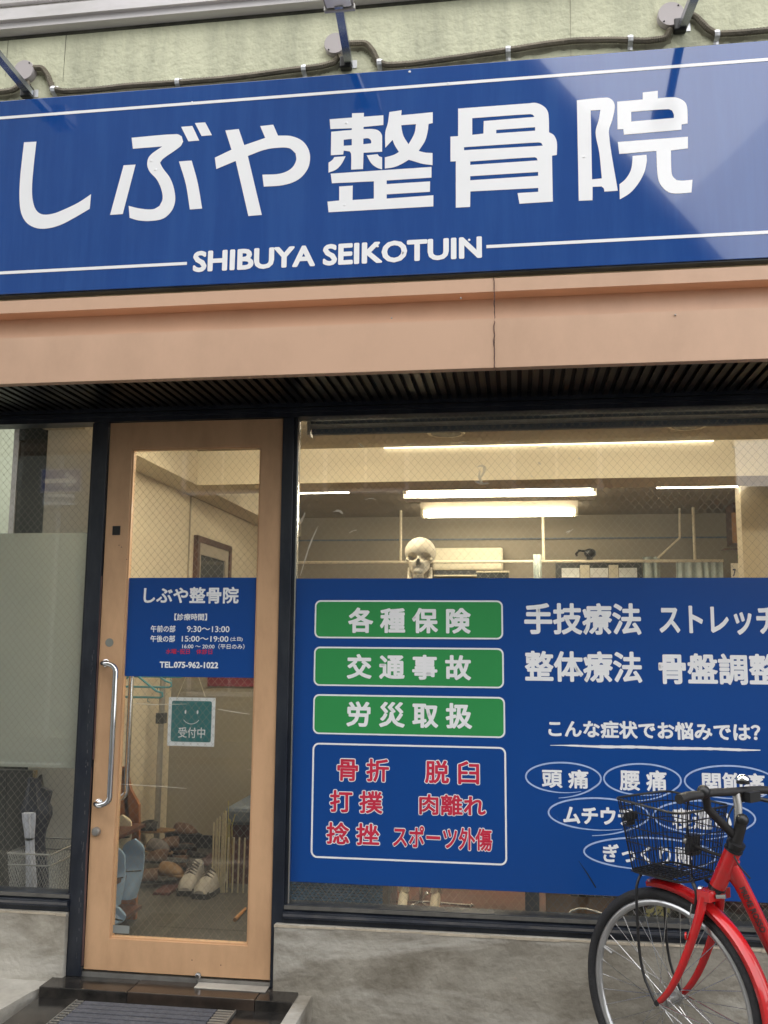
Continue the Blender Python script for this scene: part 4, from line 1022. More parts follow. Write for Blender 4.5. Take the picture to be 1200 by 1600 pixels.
for s1 in (-1, 1):
    g.tube([(SXk+s1*.02, SYk+.05, zp+.05), (SXk+s1*.09, SYk+.03, zp+.09), (SXk+s1*.125, SYk-.01, zp+.06), (SXk+s1*.10, SYk-.03, zp-.02), (SXk+s1*.05, SYk-.05, zp-.05), (SXk, SYk-.055, zp-.04)], [.02, .024, .018, .022, .014, .010], 8, flat=(.55, 1.3))
g.tube([(SXk, SYk+.05, zp+.06), (SXk, SYk+.065, zp), (SXk, SYk+.05, zp-.06)], [.035, .028, .01], 8); g.build('pelvis', 'bone', sk, True)
zf = FZ+.10
for s1 in (-1, 1):
    X = SXk+s1*.17; g = G().tube([(X, SYk, zc-.06), (X+s1*.02, SYk, zc-.1), (X+s1*.025, SYk+.01, zc-.34), (X+s1*.03, SYk+.01, zc-.37)], [.02, .011, .011, .019], 8)
    g.build('upper_arm', 'bone', sk, True); X += s1*.03
    g = G().tube([(X-.008, SYk+.01, zc-.375), (X-.006, SYk-.03, zc-.60)], [.012, .009], 7).tube([(X+.008, SYk+.01, zc-.375), (X+.012, SYk-.03, zc-.60)], [.012, .009], 7)
    g.build('forearm', 'bone', sk, True)
    g = G().sphere((X, SYk-.035, zc-.62), .02, 10, 6)
    for k in range(5):
        a = (k-2)*.012*s1; L = (.10, .165, .175, .165, .14)[k]
        g.tube([(X+a*.5, SYk-.035, zc-.63), (X+a*1.3, SYk-.045, zc-.63-L*.4), (X+a*1.6, SYk-.05, zc-.63-L*.7), (X+a*1.6, SYk-.045, zc-.63-L)], [.006, .005, .0045, .003], 6)
    g.build('hand', 'bone', sk, True)
    Xh = SXk+s1*.085; Xf = at(630 if s1 < 0 else 680, 1390, .9).x
    zk = (zp+zf)/2
    g = G().tube([(Xh, SYk, zp-.01), (Xh+s1*.03, SYk, zp-.03), (Xh+s1*.01, SYk, zp-.1), (Xf, SYk, zk+.05), (Xf, SYk, zk+.015)], [.02, .02, .013, .014, .028], 9); g.sphere((Xf, SYk-.03, zk), .02, 10, 6)
    g.build('thigh_bone', 'bone', sk, True)
    g = G().tube([(Xf-s1*.008, SYk, zk-.01), (Xf-s1*.008, SYk, zk-.06), (Xf-s1*.005, SYk, zf+.06), (Xf-s1*.008, SYk, zf+.015)], [.026, .014, .010, .018], 9).tube([(Xf+s1*.022, SYk+.01, zk-.03), (Xf+s1*.020, SYk+.01, zf+.01)], [.008, .008], 6)
    g.build('shin_bone', 'bone', sk, True)
    g = G().tube([(Xf, SYk+.05, zf-.03), (Xf, SYk, zf), (Xf, SYk-.05, zf-.025), (Xf, SYk-.09, zf-.045)], [.018, .021, .022, .018], 9)
    for k in range(5): g.tube([(Xf+(k-2)*.008, SYk-.06, zf-.03), (Xf+(k-2)*.0125, SYk-.12, zf-.055), (Xf+(k-2)*.013, SYk-.165+abs(k-1.5)*.008, zf-.068)], [.007, .006, .004], 6)
    g.build('foot', 'bone', sk, True)
g = G().tube([(SXk, SYk+.085, FZ+.05), (SXk, SYk+.085, zp+.05), (SXk, SYk+.02, zp+.10)], .009, 8)
for a in range(5): g.tube([(SXk, SYk+.085, FZ+.05), (SXk+.24*math.cos(a*1.2566+.3), SYk+.085+.24*math.sin(a*1.2566+.3), FZ+.024)], .006, 6).sphere((SXk+.24*math.cos(a*1.2566+.3), SYk+.085+.24*math.sin(a*1.2566+.3), FZ+.020), .014, 8, 6)
g.build('stand', 'steel', sk, True)

# ============================================================ ENTRANCE INSIDE THE DOOR
# garment rack with teal hangers
hr = thing('garment_rack', 'slim metal garment rack with black joints behind the hanging sign', 'rack')
p = at(249, 1200, 1.75); zt_r = 1.50
G().tube([(p.x, 1.75, FZ), (p.x, 1.75, zt_r)], .017, 10).build('upright', 'steel_dull', hr, True)
q_ = at(253, 1122, 1.75); G().box(p.x-.024, p.x+.024, 1.72, 1.78, q_.z-.03, q_.z+.03, .004).build('joint', 'black_plastic', hr)
p2 = (XL+.12, .75); G().tube([(p2[0], p2[1], FZ), (p2[0], p2[1], zt_r)], .017, 10).build('upright', 'steel_dull', hr, True)
G().tube([(p.x, 1.75, zt_r), (p2[0], p2[1], zt_r)], .013, 10).build('top_rail', 'steel_dull', hr, True)
dirr = Vector((p2[0]-p.x, p2[1]-1.75, 0)).normalized(); prp = Vector((-dirr.y, dirr.x, 0)); 
hb = None
for i, ((rx, ry), (lx, ly), dpt, nm) in enumerate((((250, 1090), (165, 1092), .85, 'lowest teal plastic clothes hanger on the garment rack'), ((264, 1074), (180, 1066), 1.05, 'middle teal plastic clothes hanger on the garment rack'), ((284, 1058), (205, 1056), 1.35, 'highest teal plastic clothes hanger just under the door notice'))):
    A_ = at(rx, ry, dpt); Bq = at(lx, ly, dpt); Bq.z = A_.z; top = (A_+Bq)/2+Vector((0, 0, .10)); up_ = Vector((0, 0, 1)); dv = (A_-Bq).normalized()
    g = G().tube([Bq, A_, A_+dv*.012+up_*.006, A_+dv*.010+up_*.022, A_-dv*.02+up_*.030, top+dv*.02, top-dv*.02, Bq+dv*.02+up_*.030, Bq-dv*.01+up_*.02, Bq-dv*.012+up_*.006], .0052, 7, closed=True)
    hk = [top, top+up_*.03, top+up_*.05+dv*.018, top+up_*.075+dv*.012, top+up_*.082, top+up_*.075-dv*.014]
    g.tube(hk, .003, 6); g.tube([A_-dv*.06, A_-dv*.06-up_*.02, A_-dv*.05-up_*.022], .002, 5)
    tag(g.build('clothes_hanger', 'hanger', None, True), nm, 'hanger', 'teal hangers on the garment rack')
# slipper rack by the left wall
rk = thing('slipper_rack', 'orange brown wooden slipper rack with rounded side panel by the door', 'rack')
XR0 = at(216, 1330, .62).x
def sidep(y, nm):
    zt0 = at(190, 1198, y).z; z3 = FZ
    xl = at(176, 1300, y).x; xr_t = at(205, 1210, y).x; xr = at(217, 1300, y).x
    pol = [(xl, z3), (xr, z3), (xr, z3+.55*(zt0-z3)), (xr-.006, z3+.75*(zt0-z3)), (xr_t+.0, zt0-.10), (xr_t-.02, zt0-.03), (xr_t-.05, zt0), (xl+.05, zt0), (xl, zt0-.05)]
    G().prism(pol, y, y+.022).build('side_panel', 'wood', rk)
sidep(.70, '')
sidep(.22, '') if False else None
for z in (FZ+.05, FZ+.22, FZ+.40): G().box(at(178, 1300, .62).x, XR0-.004, .30, .699, z, z+.014).build('shelf', 'dark_wood', rk)
def slipper(tx, ty, bx, by, Y, w, m, label):
    """slipper hung toe down: heel-top pixel to lower pixel"""
    a, b_ = at(tx, ty, Y), at(bx, by, Y); L = (a-b_).length; g = G(); V = []; F = []
    d = (b_-a).normalized(); s1 = Vector((d.z, 0, -d.x)); out = Vector((0, -1, 0)); n = 14
    for i in range(n+1):
        t = i/n; ww = w*(.72+.28*math.sin(t*math.pi))*(1 if t > .12 else (t/.12)**.5*.9+.05)
        th = .004 if t < .45 else .004+.045*math.sin((t-.45)/.55*math.pi*.5)
        c = a+d*(L*t)
        for k in range(9):
            u = -1+2*k/8; V.append(c+s1*(ww*u)+out*(.012+th*(1-u*u)**.5))
        V.append(c+s1*ww); V.append(c-s1*ww)
    for i in range(n):
        for k in range(10): F.append((i*11+k, i*11+k+1, (i+1)*11+k+1, (i+1)*11+k))
        F.append((i*11+10, i*11, (i+1)*11, (i+1)*11+10))
    F.append(tuple(range(11))); F.append(tuple(range(n*11, n*11+11)))
    t_ = thing('slipper', label, 'slipper', group='slippers on the wooden rack')
    g.add(V, F).build('sole', m, t_, True)
    c = a+d*(L*.52); G().tube([c-s1*w*.9-Vector((0, .014, 0)), c-Vector((0, .06, 0)), c+s1*w*.9-Vector((0, .014, 0))], .003, 6).build('seam', 'dark', t_)
slipper(212, 1310, 200, 1400, .55, .055, 'slipper_blue', 'pale blue slipper leaning out of the wooden rack, nearer the room')
slipper(182, 1322, 176, 1412, .48, .050, 'slipper_blue', 'pale blue slipper on the wooden rack, nearer the door edge')
slipper(193, 1273, 186, 1335, .64, .050, 'slipper_cream', 'cream slipper standing above the blue slippers')
slipper(188, 1418, 176, 1436, .40, .045, 'slipper_blue', 'pale blue slipper on the lowest shelf of the rack')
# pair of trainers
def trainer(px, py, Y, rz, label):
    base = at(px, py, Z=FZ); c = Vector((base.x, base.y, FZ)); t_ = thing('trainer', label, 'shoe', group='pair of white trainers inside the door')
    rot = Matrix.Rotation(rz, 3, 'Z'); n = 16; V = []; F = []; V2 = []
    prof = []
    for i in range(n+1):
        t = i/n; y = -.135+.27*t      # toe towards the street (-y)
        w = .048*(math.sin(min(1, t*3.4+.30)*math.pi/2)**.7)*(1-.18*max(0, t-.35)/.65)*(1 if t < .93 else .86)
        h = (.030+.052*min(1, t/.45)) if t < .45 else .082+(.012*math.sin((t-.45)*5))
        h *= (math.sin(min(1, t*6+.40)*math.pi/2)); prof.append((y, w, h))
    for y, w, h in prof:
        for k in range(13):
            a = math.pi*k/12; V.append(c+rot @ Vector((w*math.cos(a)*(1 if a < .2 or a > 2.9 else .97), y, .022+h*math.sin(a)**.8)))
    for i in range(n):
        for k in range(12): F.append((i*13+k, i*13+k+1, (i+1)*13+k+1, (i+1)*13+k))
    F.append(tuple(range(13))); F.append(tuple(range(n*13, n*13+13)))
    G().add(V, F).build('upper', 'shoe_white', t_, True)
    g = G(); V = []; F = []
    for y, w, h in prof: V += [c+rot @ Vector((s2*(w+.006), y*1.03, z)) for s2, z in ((-1, .0), (1, .0), (1, .024), (-1, .024))]
    for i in range(n):
        for k in range(4): F.append((i*4+k, i*4+(k+1) % 4, (i+1)*4+(k+1) % 4, (i+1)*4+k))
    F += [(0, 1, 2, 3), tuple(range(n*4, n*4+4))]; g.add(V, F).build('sole', 'black_rubber', t_)
    g = G()
    for i in range(5):
        y = -.045+i*.022; z = .085+i*.0085; g.tube([c+rot @ Vector((-.028, y, z-.008)), c+rot @ Vector((0, y-.004, z+.012)), c+rot @ Vector((.028, y, z-.008))], .0045, 6)
    g.build('laces', 'shoe_grey', t_, True)
    g = G().lathe([(.026, 0), (.028, .003), (.018, .004)], c+rot @ Vector((0, .080, .100)), 'Z', 18); g.build('opening', 'dark', t_)
    g = G().tube([c+rot @ Vector((.030*math.cos(a), .080+.042*math.sin(a), .100+.010*math.sin(a))) for a in np.linspace(0, 2*math.pi, 19)[:-1]], .008, 7, closed=True); g.build('collar', 'shoe_white', t_, True)
    g = G().tube([c+rot @ Vector((.04*math.sin(a), -.125+.03*(1-math.cos(a)), .024)) for a in np.linspace(-1.1, 1.1, 9)], .010, 6); g.build('toe_cap', 'black_rubber', t_, True)
trainer(299, 1389, 1.0, R(5), 'scuffed white trainer with dark sole, the left shoe of the pair')
trainer(328, 1394, 1.0, R(-4), 'scuffed white trainer with dark sole, the right shoe of the pair')
# heap of brown sandals and shoes
def clog(px, py, Y, z, rz, m, label, sc=1.0):
    a = at(px, py, Y); t_ = thing('sandal', label, 'sandal', group='heaped brown sandals by the garment rack')
    rot = Matrix.Rotation(rz, 3, 'Z'); c = Vector((a.x, Y, z)); g = G(); n = 12
    pts = [c+rot @ Vector((x*sc, 0, 0)) for x in np.linspace(-.12, .12, n)]
    g.tube([p+Vector((0, 0, .012)) for p in pts], [.045*sc*math.sin(max(.12, min(math.pi-.12, (i+.6)/(n+.2)*math.pi)))**.5 for i in range(n)], 10, flat=(.32, 1)); g.build('sole', 'black_rubber' if m == 'shoe_brown' else 'tan_leather', t_, True)
    g = G(); V = []; F = []
    for i in range(7):
        t = i/6; x = (-.10+.13*t)*sc
        for k in range(9):
            th = math.pi*k/8; V.append(c+rot @ Vector((x, .046*sc*math.cos(th)*math.sin(min(1, t*1.6+.12)*math.pi/2), .018+.050*sc*math.sin(th)*math.sin(min(1, t*1.3+.12)*math.pi/2))))
    for i in range(6):
        for k in range(8): F.append((i*9+k, i*9+k+1, (i+1)*9+k+1, (i+1)*9+k))
    o = g.add(V, F).build('upper', m, t_, True); md = o.modifiers.new('s', 'SOLIDIFY'); md.thickness = .006
rnd = random.Random(11)
for i, (px, Y, z, rz, m, lb) in enumerate(((238, 1.25, FZ+.02, .3, 'shoe_brown', 'dark brown sandal lowest in the heap nearest the slipper rack'), (262, 1.35, FZ+.03, 2.8, 'tan_leather', 'tan leather sandal at the middle of the heap'), (285, 1.55, FZ+.02, .1, 'shoe_brown', 'brown sandal at the right end of the heap'),
    (243, 1.55, FZ+.10, 2.6, 'shoe_grey', 'grey shoe lying on top of the heap at the left'), (268, 1.62, FZ+.10, .5, 'shoe_brown', 'brown sandal upper in the heap below the rack pole'), (292, 1.8, FZ+.03, -.4, 'shoe_brown', 'dark sandal against the skirting'),
    (236, 1.75, FZ+.16, .2, 'black_rubber', 'black shoe topmost at the left of the heap'), (282, 1.85, FZ+.13, 2.9, 'shoe_brown', 'round toed brown shoe topmost at the right of the heap'), (255, 1.45, FZ+.07, .1, 'shoe_brown', 'mid brown sandal in the centre of the heap'))):
    clog(px, 1350, Y, z, rz, m, lb, 1.05)
g = G().box(at(213, 1400, .9).x, at(275, 1400, 1.2).x, 1.1, 2.0, FZ+.0005, FZ+.012); tag(g.build('shoe_mat', 'plum'), 'dark red mat under the heap of sandals', 'mat')
# stool with grey cushion and striped wire rack
st_ = thing('bench', 'low bench with a grey blue padded seat and dark skirt inside the door', 'bench')
a = at(352, 1240, 1.35); b_ = at(352, 1292, 1.35)
z1 = at(370, 1262, 1.35).z; z0 = at(370, 1290, 1.35).z
G().box(a.x, -.64, 1.35, 2.1, z0, z1, .02).build('seat', 'cushion', st_)
G().box(a.x+.02, -.66, 1.38, 2.08, FZ, z0-.001).build('skirt', 'plum', st_)
wr = thing('wire_rack', 'narrow wire rack of striped rods with straw stalks beside the bench', 'rack')
g = G()
xa, xb = at(333, 1330, 1.2).x, at(352, 1330, 1.2).x
for k in range(7):
    u = k/6; g.tube([(xa+(xb-xa)*u, 1.2, FZ), (xa+(xb-xa)*u+.005*math.sin(k*2), 1.2, at(335+17*u, 1285-u*18, 1.2).z)], .0048, 6)
for k in range(5): g.tube([(xb+.01+k*.028, 1.21, FZ+.0), (xb+.012+k*.028, 1.21, z0-.03)], .0045, 6)
g.build('rods', 'slipper_cream', wr)
g = G(); 
for k in range(6): g.tube([(xa+.006+.014*k, 1.30, FZ), (xa-.0+.015*k+.01*math.sin(k), 1.29, FZ+.24+.12*((k*37) % 10)/10), (xa-.01+.018*k, 1.29, FZ+.28+.16*((k*53) % 10)/10)], .0025, 5)
g.build('stalks', 'straw', wr)
x0, x1, z0, z1 = bxpx(325, 1050, 400, 1073, 2.14)
tag(G().box(x0, x1+.3, 2.138, 2.149, z0, z1+.2).build('poster', 'maroon'), 'dark maroon poster on the partition at the right of the hanging sign', 'poster')
a, b_ = at(367, 1437, Z=FZ+.01), at(402, 1400, Z=FZ+.01)
m0 = a.lerp(b_, .45); sb_ = thing('broom_handle', 'thin stick with orange tip lying on the entry floor', 'stick')
G().tube([a, m0], [.009, .006], 8).build('tip', 'board_brown', sb_, True); G().tube([m0, b_], .003, 6).build('shaft', 'dark', sb_, True)
g = G().box(-1.56, -.94, .62, .6225, FZ+.0003, FZ+.0012); s_(g, 'floor_joint', 'dark')
# oval wall fan
p = at(391, 843, 4.5); wf = thing('wall_fan', 'oval dark topped wall fan at the rear seen through the door', 'fan')
G().lathe([(.09, 0), (.10, .02), (.07, .05)], (p.x, 4.6, p.z), 'Y', 20).build('cage', 'ac_white', wf, True); G().sphere((p.x-.02, 4.52, p.z+.05), .05, 10, 8).build('motor', 'dark', wf, True)

# ============================================================ LEFT WINDOW BAY
s_(G().box(-2.95, XL-.101, 2.35, 2.45, FZ-.1, ZC), 'wall_bay', 'grey_wall')
cb = thing('cupboard', 'tall dark cupboard seen above the frosted band of the left window', 'cupboard')
yq = 1.0; xa, xb = at(27, 760, yq).x, at(80, 760, yq).x
G().box(xa, XL-.101, yq, yq+.5, FZ, at(50, 690, yq).z).build('carcass', 'dark_green', cb)
G().box(xa+.004, xa+.20, yq-.012, yq-.001, at(50, 766, yq).z, at(50, 720, yq).z).build('door_panel', 'dark', cb)
G().box(xa-.03, xa-.001, yq-.01, yq+.03, FZ, ZC-.001).build('corner_post', 'white_metal', cb)
G().box(xa+.01, XL-.101, yq-.03, yq+.4, at(50, 690, yq).z+.001, ZC-.001).build('top_board', 'dark', cb)
nb = thing('neighbour_building', 'pale green rendered neighbour wall with a white pipe band seen through the left window', 'building')
G().box(-9, -4.2, 3.2, 9, 0, 7).build('wall', 'neighbour', nb)
G().box(-9, -4.19, 3.10, 3.199, at(10, 772, 3.1).z, at(10, 738, 3.1).z).build('band', 'white_metal', nb)
# dark board leaning
x0, x1, z0, z1 = bxpx(-60, 1201, 42, 1372, .30)
bd_ = thing('dark_board', 'tall dark board standing at the left edge behind the umbrella basket', 'board')
g = G(); g.prism([(x0, FZ), (at(33, 1395, .3).x, FZ), (x1, z1), (x0, z1)], .30, .33); g.build('panel', 'dark_green', bd_)
g = G(); g.prism([(x0, FZ), (at(8, 1395, .298).x, FZ), (at(11, 1201, .298).x, z1-.002), (x0, z1-.002)], .292, .2995); g.build('leaf', 'dark', bd_)
# umbrella basket
ub = thing('umbrella_basket', 'grey expanded metal umbrella basket behind the left window', 'basket')
yb0, yb1 = .07, .36
A1 = at(12, 1334, yb0); A2 = at(79, 1335, yb0); zt = (A1.z+A2.z)/2; b0 = FZ+.02
xt0, xt1 = A1.x, A2.x; ins = .03
top_ = [Vector((xt0, yb0, zt)), Vector((xt1, yb0, zt)), Vector((xt1, yb1, zt)), Vector((xt0, yb1, zt))]
bot_ = [Vector((xt0+ins, yb0+ins, b0)), Vector((xt1-ins, yb0+ins, b0)), Vector((xt1-ins, yb1-ins, b0)), Vector((xt0+ins, yb1-ins, b0))]
for u, nm in ((0, 'rim'), (.11, 'hoop'), (1, 'base_ring')):
    G().tube([t1.lerp(b1, u) for t1, b1 in zip(top_, bot_)], .0032 if u < 1 else .004, 7, closed=True).build(nm, 'wire', ub, True)
g = G()
for i in range(4):
    j = (i+1) % 4; W_ = (top_[j]-top_[i]).length; Hh = zt-b0; sp_ = .014
    def pt(u, v): return top_[i].lerp(top_[j], u).lerp(bot_[i].lerp(bot_[j], u), v)
    for sgn in (1, -1):
        k = -Hh*.55
        while k < W_+Hh*.55:
            x_0, x_1 = k, k+sgn*Hh*.55; v0, v1 = 0, 1
            a_, c_ = x_0/W_, x_1/W_
            if a_ != c_:
                lo = 0; hi = 1
                for lim in (0, 1):
                    tt = (lim-a_)/(c_-a_)
                    if (c_ > a_) == (lim == 0): lo = max(lo, tt)
                    else: hi = min(hi, tt)
                if hi > lo: g.tube([pt(a_+(c_-a_)*lo, lo), pt(a_+(c_-a_)*hi, hi)], .00085, 3, caps=False)
            k += sp_
stuff(g.build('mesh_side', 'wire', ub))
def umbrella(tx, ty, bx, by, Y, m, wd, label, handle=True):
    a, b_ = at(tx, ty, Y), at(bx, by, Y); b_.z = FZ+.03; t_ = thing('umbrella', label, 'umbrella', group='folded umbrellas in the basket')
    n = 22; V = []; F = []; ax = (b_-a)
    for i in range(n+1):
        t = i/n; p_ = a.lerp(b_, t); prof_ = wd(t); 
        for k in range(16):
            an = 2*math.pi*k/16; rr = prof_*(1+(.13 if m == 'umb_navy' else .22)*((k % 2)*2-1)*(1-t*.6)*.9); V.append(p_+Vector((rr*math.cos(an+.5*t), rr*.75*math.sin(an+.5*t), 0)))
    for i in range(n):
        for k in range(16): F.append((i*16+k, i*16+(k+1) % 16, (i+1)*16+(k+1) % 16, (i+1)*16+k))
    F.append(tuple(range(16))); F.append(tuple(range(n*16, n*16+16)))
    G().add(V, F).build('canopy', m, t_, True); return t_, a, b_
t_, a, b_ = umbrella(55, 1215, 70, 1395, .20, 'umb_navy', lambda t: .018+.040*math.exp(-((t-.20)/.10)**2)+.022*math.exp(-((t-.7)/.35)**2)+(.008 if t < .1 else 0), 'navy folded umbrella with brassy handle tip standing in the wire basket')
G().tube([a+Vector((0, 0, -.01)), a+Vector((-.002, 0, .03))], .010, 10).build('handle', 'gold', t_, True)
G().tube([a+Vector((.018, 0, .0)), a+Vector((.024, 0, .012)), a+Vector((.03, 0, -.02)), a+Vector((.038, 0, -.09))], .006, 8).build('strap', 'black_plastic', t_, True)
f1 = at(41, 1252, .19); f2 = at(79, 1237, .19); c1 = at(60, 1225, .19); c2 = at(62, 1300, .19)
g = G(); g.add([c1, f1, c2, c1+Vector((0, .03, 0)), f1+Vector((0, .02, 0)), c2+Vector((0, .03, 0))], [(0, 1, 2), (3, 5, 4), (0, 3, 4, 1), (1, 4, 5, 2), (2, 5, 3, 0)]).build('flap', 'umb_navy', t_)
c1 = at(62, 1230, .185); g = G(); g.add([c1, f2, c2, c1+Vector((0, .03, 0)), f2+Vector((0, .02, 0)), c2+Vector((0, .03, 0))], [(0, 1, 2), (3, 5, 4), (0, 3, 4, 1), (1, 4, 5, 2), (2, 5, 3, 0)]).build('flap', 'umb_navy', t_)
t_, a, b_ = umbrella(45, 1270, 58, 1395, .14, 'umb_white', lambda t: .010+.013*math.exp(-(t/.15)**2)+.020*t, 'white translucent umbrella with black band in front of the navy one')
p_ = a.lerp(b_, .19); G().lathe([(.017, -.004), (.018, 0), (.017, .004)], p_, 'Z', 16).build('band', 'dark', t_)

# ============================================================ BICYCLE
bk = thing('bicycle', 'red city bicycle with black wire basket leaning by the concrete wall', 'bicycle')
HB = at(1047, 1560, -.45); KB = 1.0345; RW = .297*KB
TH = R(45); hd = Vector((-math.cos(TH), math.sin(TH), 0)); nn_ = Vector((-math.sin(TH), -math.cos(TH), 0)); up = Vector((0, 0, 1))
def L(f, s, u): return HB+(hd*f+nn_*s+up*u)*KB
ROT = Matrix((hd, nn_, up)).transposed()
def ring(g, c, fw, sd, rad, r, n=64, m=10, flat=None, a0=0, a1=2*math.pi, closed=True):
    k = n if closed else n+1
    return g.tube([c+fw*(rad*math.cos(a0+(a1-a0)*i/n))+up*(rad*math.sin(a0+(a1-a0)*i/n)) for i in range(k)], r, m, closed=closed, flat=flat)
def wheel(c, fw, sd, nm='wheel'):
    w = ring(G(), c, fw, sd, RW-.017, .0175, 72, 12).build(nm, 'tyre', bk, True)
    ring(G(), c, fw, sd, RW-.040, .0115, 72, 10).build('rim', 'rim', w, True)
    g = G()
    for i in range(36):
        s1 = 1 if i % 2 else -1; a = 2*math.pi*i/36; b = a+(.85 if (i//2) % 2 else -.85)
        g.tube([c+fw*(.020*math.cos(b))+up*(.020*math.sin(b))+sd*(s1*.032), c+fw*((RW-.048)*math.cos(a))+up*((RW-.048)*math.sin(a))], .00115, 5)
        if i < 1: pass
    sp0 = g.build('spokes', 'steel', w)
    g = G().tube([c-sd*.036, c-sd*.028, c-sd*.026, c+sd*.026, c+sd*.028, c+sd*.036], [.018, .023, .012, .012, .023, .018], 14)
    g.tube([c-sd*.062, c+sd*.062], .0048, 8); g.build('hub', 'steel_dull', w, True)
    g = G()
    for s1 in (-1, 1): g.tube([c+sd*(s1*.055), c+sd*(s1*.066)], .009, 6)
    g.build('axle_nut', 'black_plastic', w)
    a = R(157); g = G().tube([c+fw*((RW-.05)*math.cos(a)*-1)+up*((RW-.05)*math.sin(a)*.35), c+fw*(.20)+up*.075], .0045, 8)
    return w
fwv = hd
wf_ = wheel(HB, hd, nn_)
G().tube([L(.238, 0, .082), L(.205, 0, .070)], .0045, 8).build('valve', 'steel_dull', wf_, True)
# mudguard: curved strip with lip
def fender(c, fw, sd, a0, a1, m='red_paint', rad=RW+.016, w=.025):
    V = []; F = []; n = 44; prof = [(-w, -.010), (-w, .002), (-w*.6, .009), (0, .012), (w*.6, .009), (w, .002), (w, -.010)]
    for i in range(n+1):
        a = a0+(a1-a0)*i/n
        for s1, h in prof: V.append(c+(fw*math.cos(a)+up*math.sin(a))*(rad+h)+sd*s1)
    k = len(prof)
    for i in range(n):
        for j in range(k-1): F.append((i*k+j, i*k+j+1, (i+1)*k+j+1, (i+1)*k+j))
    o = G().add(V, F).build('mudguard', m, bk, True); md = o.modifiers.new('s', 'SOLIDIFY'); md.thickness = .0018; return o
fender(HB, hd, nn_, R(80), R(215))
# fork
def legp(s1): return [L(-.150, s1*.040, .315), L(-.142, s1*.046, .27), L(-.118, s1*.050, .20), L(-.090, s1*.052, .135), L(-.060, s1*.053, .075), L(-.028, s1*.053, .028), L(0, s1*.054, 0)]
def smoothpts(P, it=2):
    for _ in range(it):
        q = [P[0]]
        for a, b in zip(P[:-1], P[1:]): q += [a.lerp(b, .25), a.lerp(b, .75)]
        P = q+[P[-1]]
    return P
fk = G().box(0, .001, 0, .001, 0, .001)
fk = G(); fk.obox(L(-.156, 0, .318), hd, nn_, up, .020, .052, .014)
fork = fk.build('fork', 'red_paint', bk)
for s1 in (1, -1):
    P = smoothpts(legp(s1)); n = len(P); G().tube(P, [.0140-.006*(i/(n-1))**1.2 for i in range(n)], 12).build('fork_leg', 'red_paint', fork, True)
G().obox(L(-.001, 0, 0), hd, nn_, up, .012, .060, .004).build('axle_plate', 'steel_dull', fork)
# head tube, stem, handlebar
ax0, ax1, ax2 = L(-.168, 0, .338), L(-.222, 0, .445), L(-.252, 0, .525)
G().tube([ax0, ax1], .0235, 16).build('head_tube', 'red_paint', bk, True)
G().tube([ax0-(ax1-ax0)*.06, ax0+(ax1-ax0)*.03], .0245, 16).build('headset', 'black_plastic', bk, True)
dA = (ax1-ax0).normalized()
G().tube([ax1, ax1+dA*.006, ax1+dA*.007, ax1+dA*.015, ax1+dA*.016, ax1+dA*.026, ax1+dA*.028], [.026, .026, .022, .022, .026, .026, .018], 16).build('headset', 'black_plastic', bk, True)
G().tube([ax1+dA*.02, ax2], [.0165, .0160], 14).build('stem', 'grip', bk, True)
G().sphere(ax2+dA*.004, .018, 12, 8).build('stem_cap', 'black_plastic', bk, True)
bar = thing('x', 'x', 'x'); bpy.data.objects.remove(bar)
hb_ = G()
bL, bR = L(-.215, .125, .605), L(-.232, -.13, .600)
pL = smoothpts([L(-.225, .232, .602), L(-.222, .20, .604), L(-.222, .165, .602), L(-.222, .11, .606), L(-.232, 0, .600), L(-.232, -.13, .596), L(-.262, -.20, .585), L(-.34, -.235, .565)], 2)
hb_.tube(pL, .0115, 10)
HBAR = hb_.build('handlebar', 'grip', bk, True)
G().tube([ax2-dA*.05, L(-.205, .085, .56), L(-.222, .115, .606)], [.0125, .0115, .0115], 10).build('bar_brace', 'grip', HBAR, True)
G().tube([ax2-dA*.03, L(-.238, -.008, .560), L(-.230, -.012, .600)], .0115, 10).build('bar_brace', 'steel_dull', HBAR, True)
G().tube([L(-.226, .238, .601), L(-.222, .20, .604), L(-.222, .16, .604)], [.0135, .0135, .0125], 10).build('grip', 'grip', HBAR, True)
G().tube([L(-.262, -.20, .585), L(-.36, -.24, .562)], .0165, 10).build('grip', 'grip', HBAR, True)
G().sphere(L(-.222, .125, .610), .0185, 12, 8).build('brake_clamp', 'black_plastic', HBAR, True)
G().obox(L(-.245, -.055, .585), hd, nn_, up, .018, .026, .014).build('brake_clamp', 'black_plastic', HBAR)
G().tube([L(-.25, -.07, .58), L(-.285, -.12, .568), L(-.33, -.165, .552)], [.006, .006, .004], 8).build('brake_lever', 'black_plastic', HBAR, True)
bc = L(-.232, -.045, .628)
bell = G().lathe([(.020, 0), (.020, .005), (.016, .012), (.008, .016), (.002, .017)], bc, 'Z', 20).build('bell', 'chrome', HBAR, True)
G().lathe([(.0185, -.010), (.0185, -.0005)], bc, 'Z', 16).build('bell_base', 'black_plastic', HBAR)
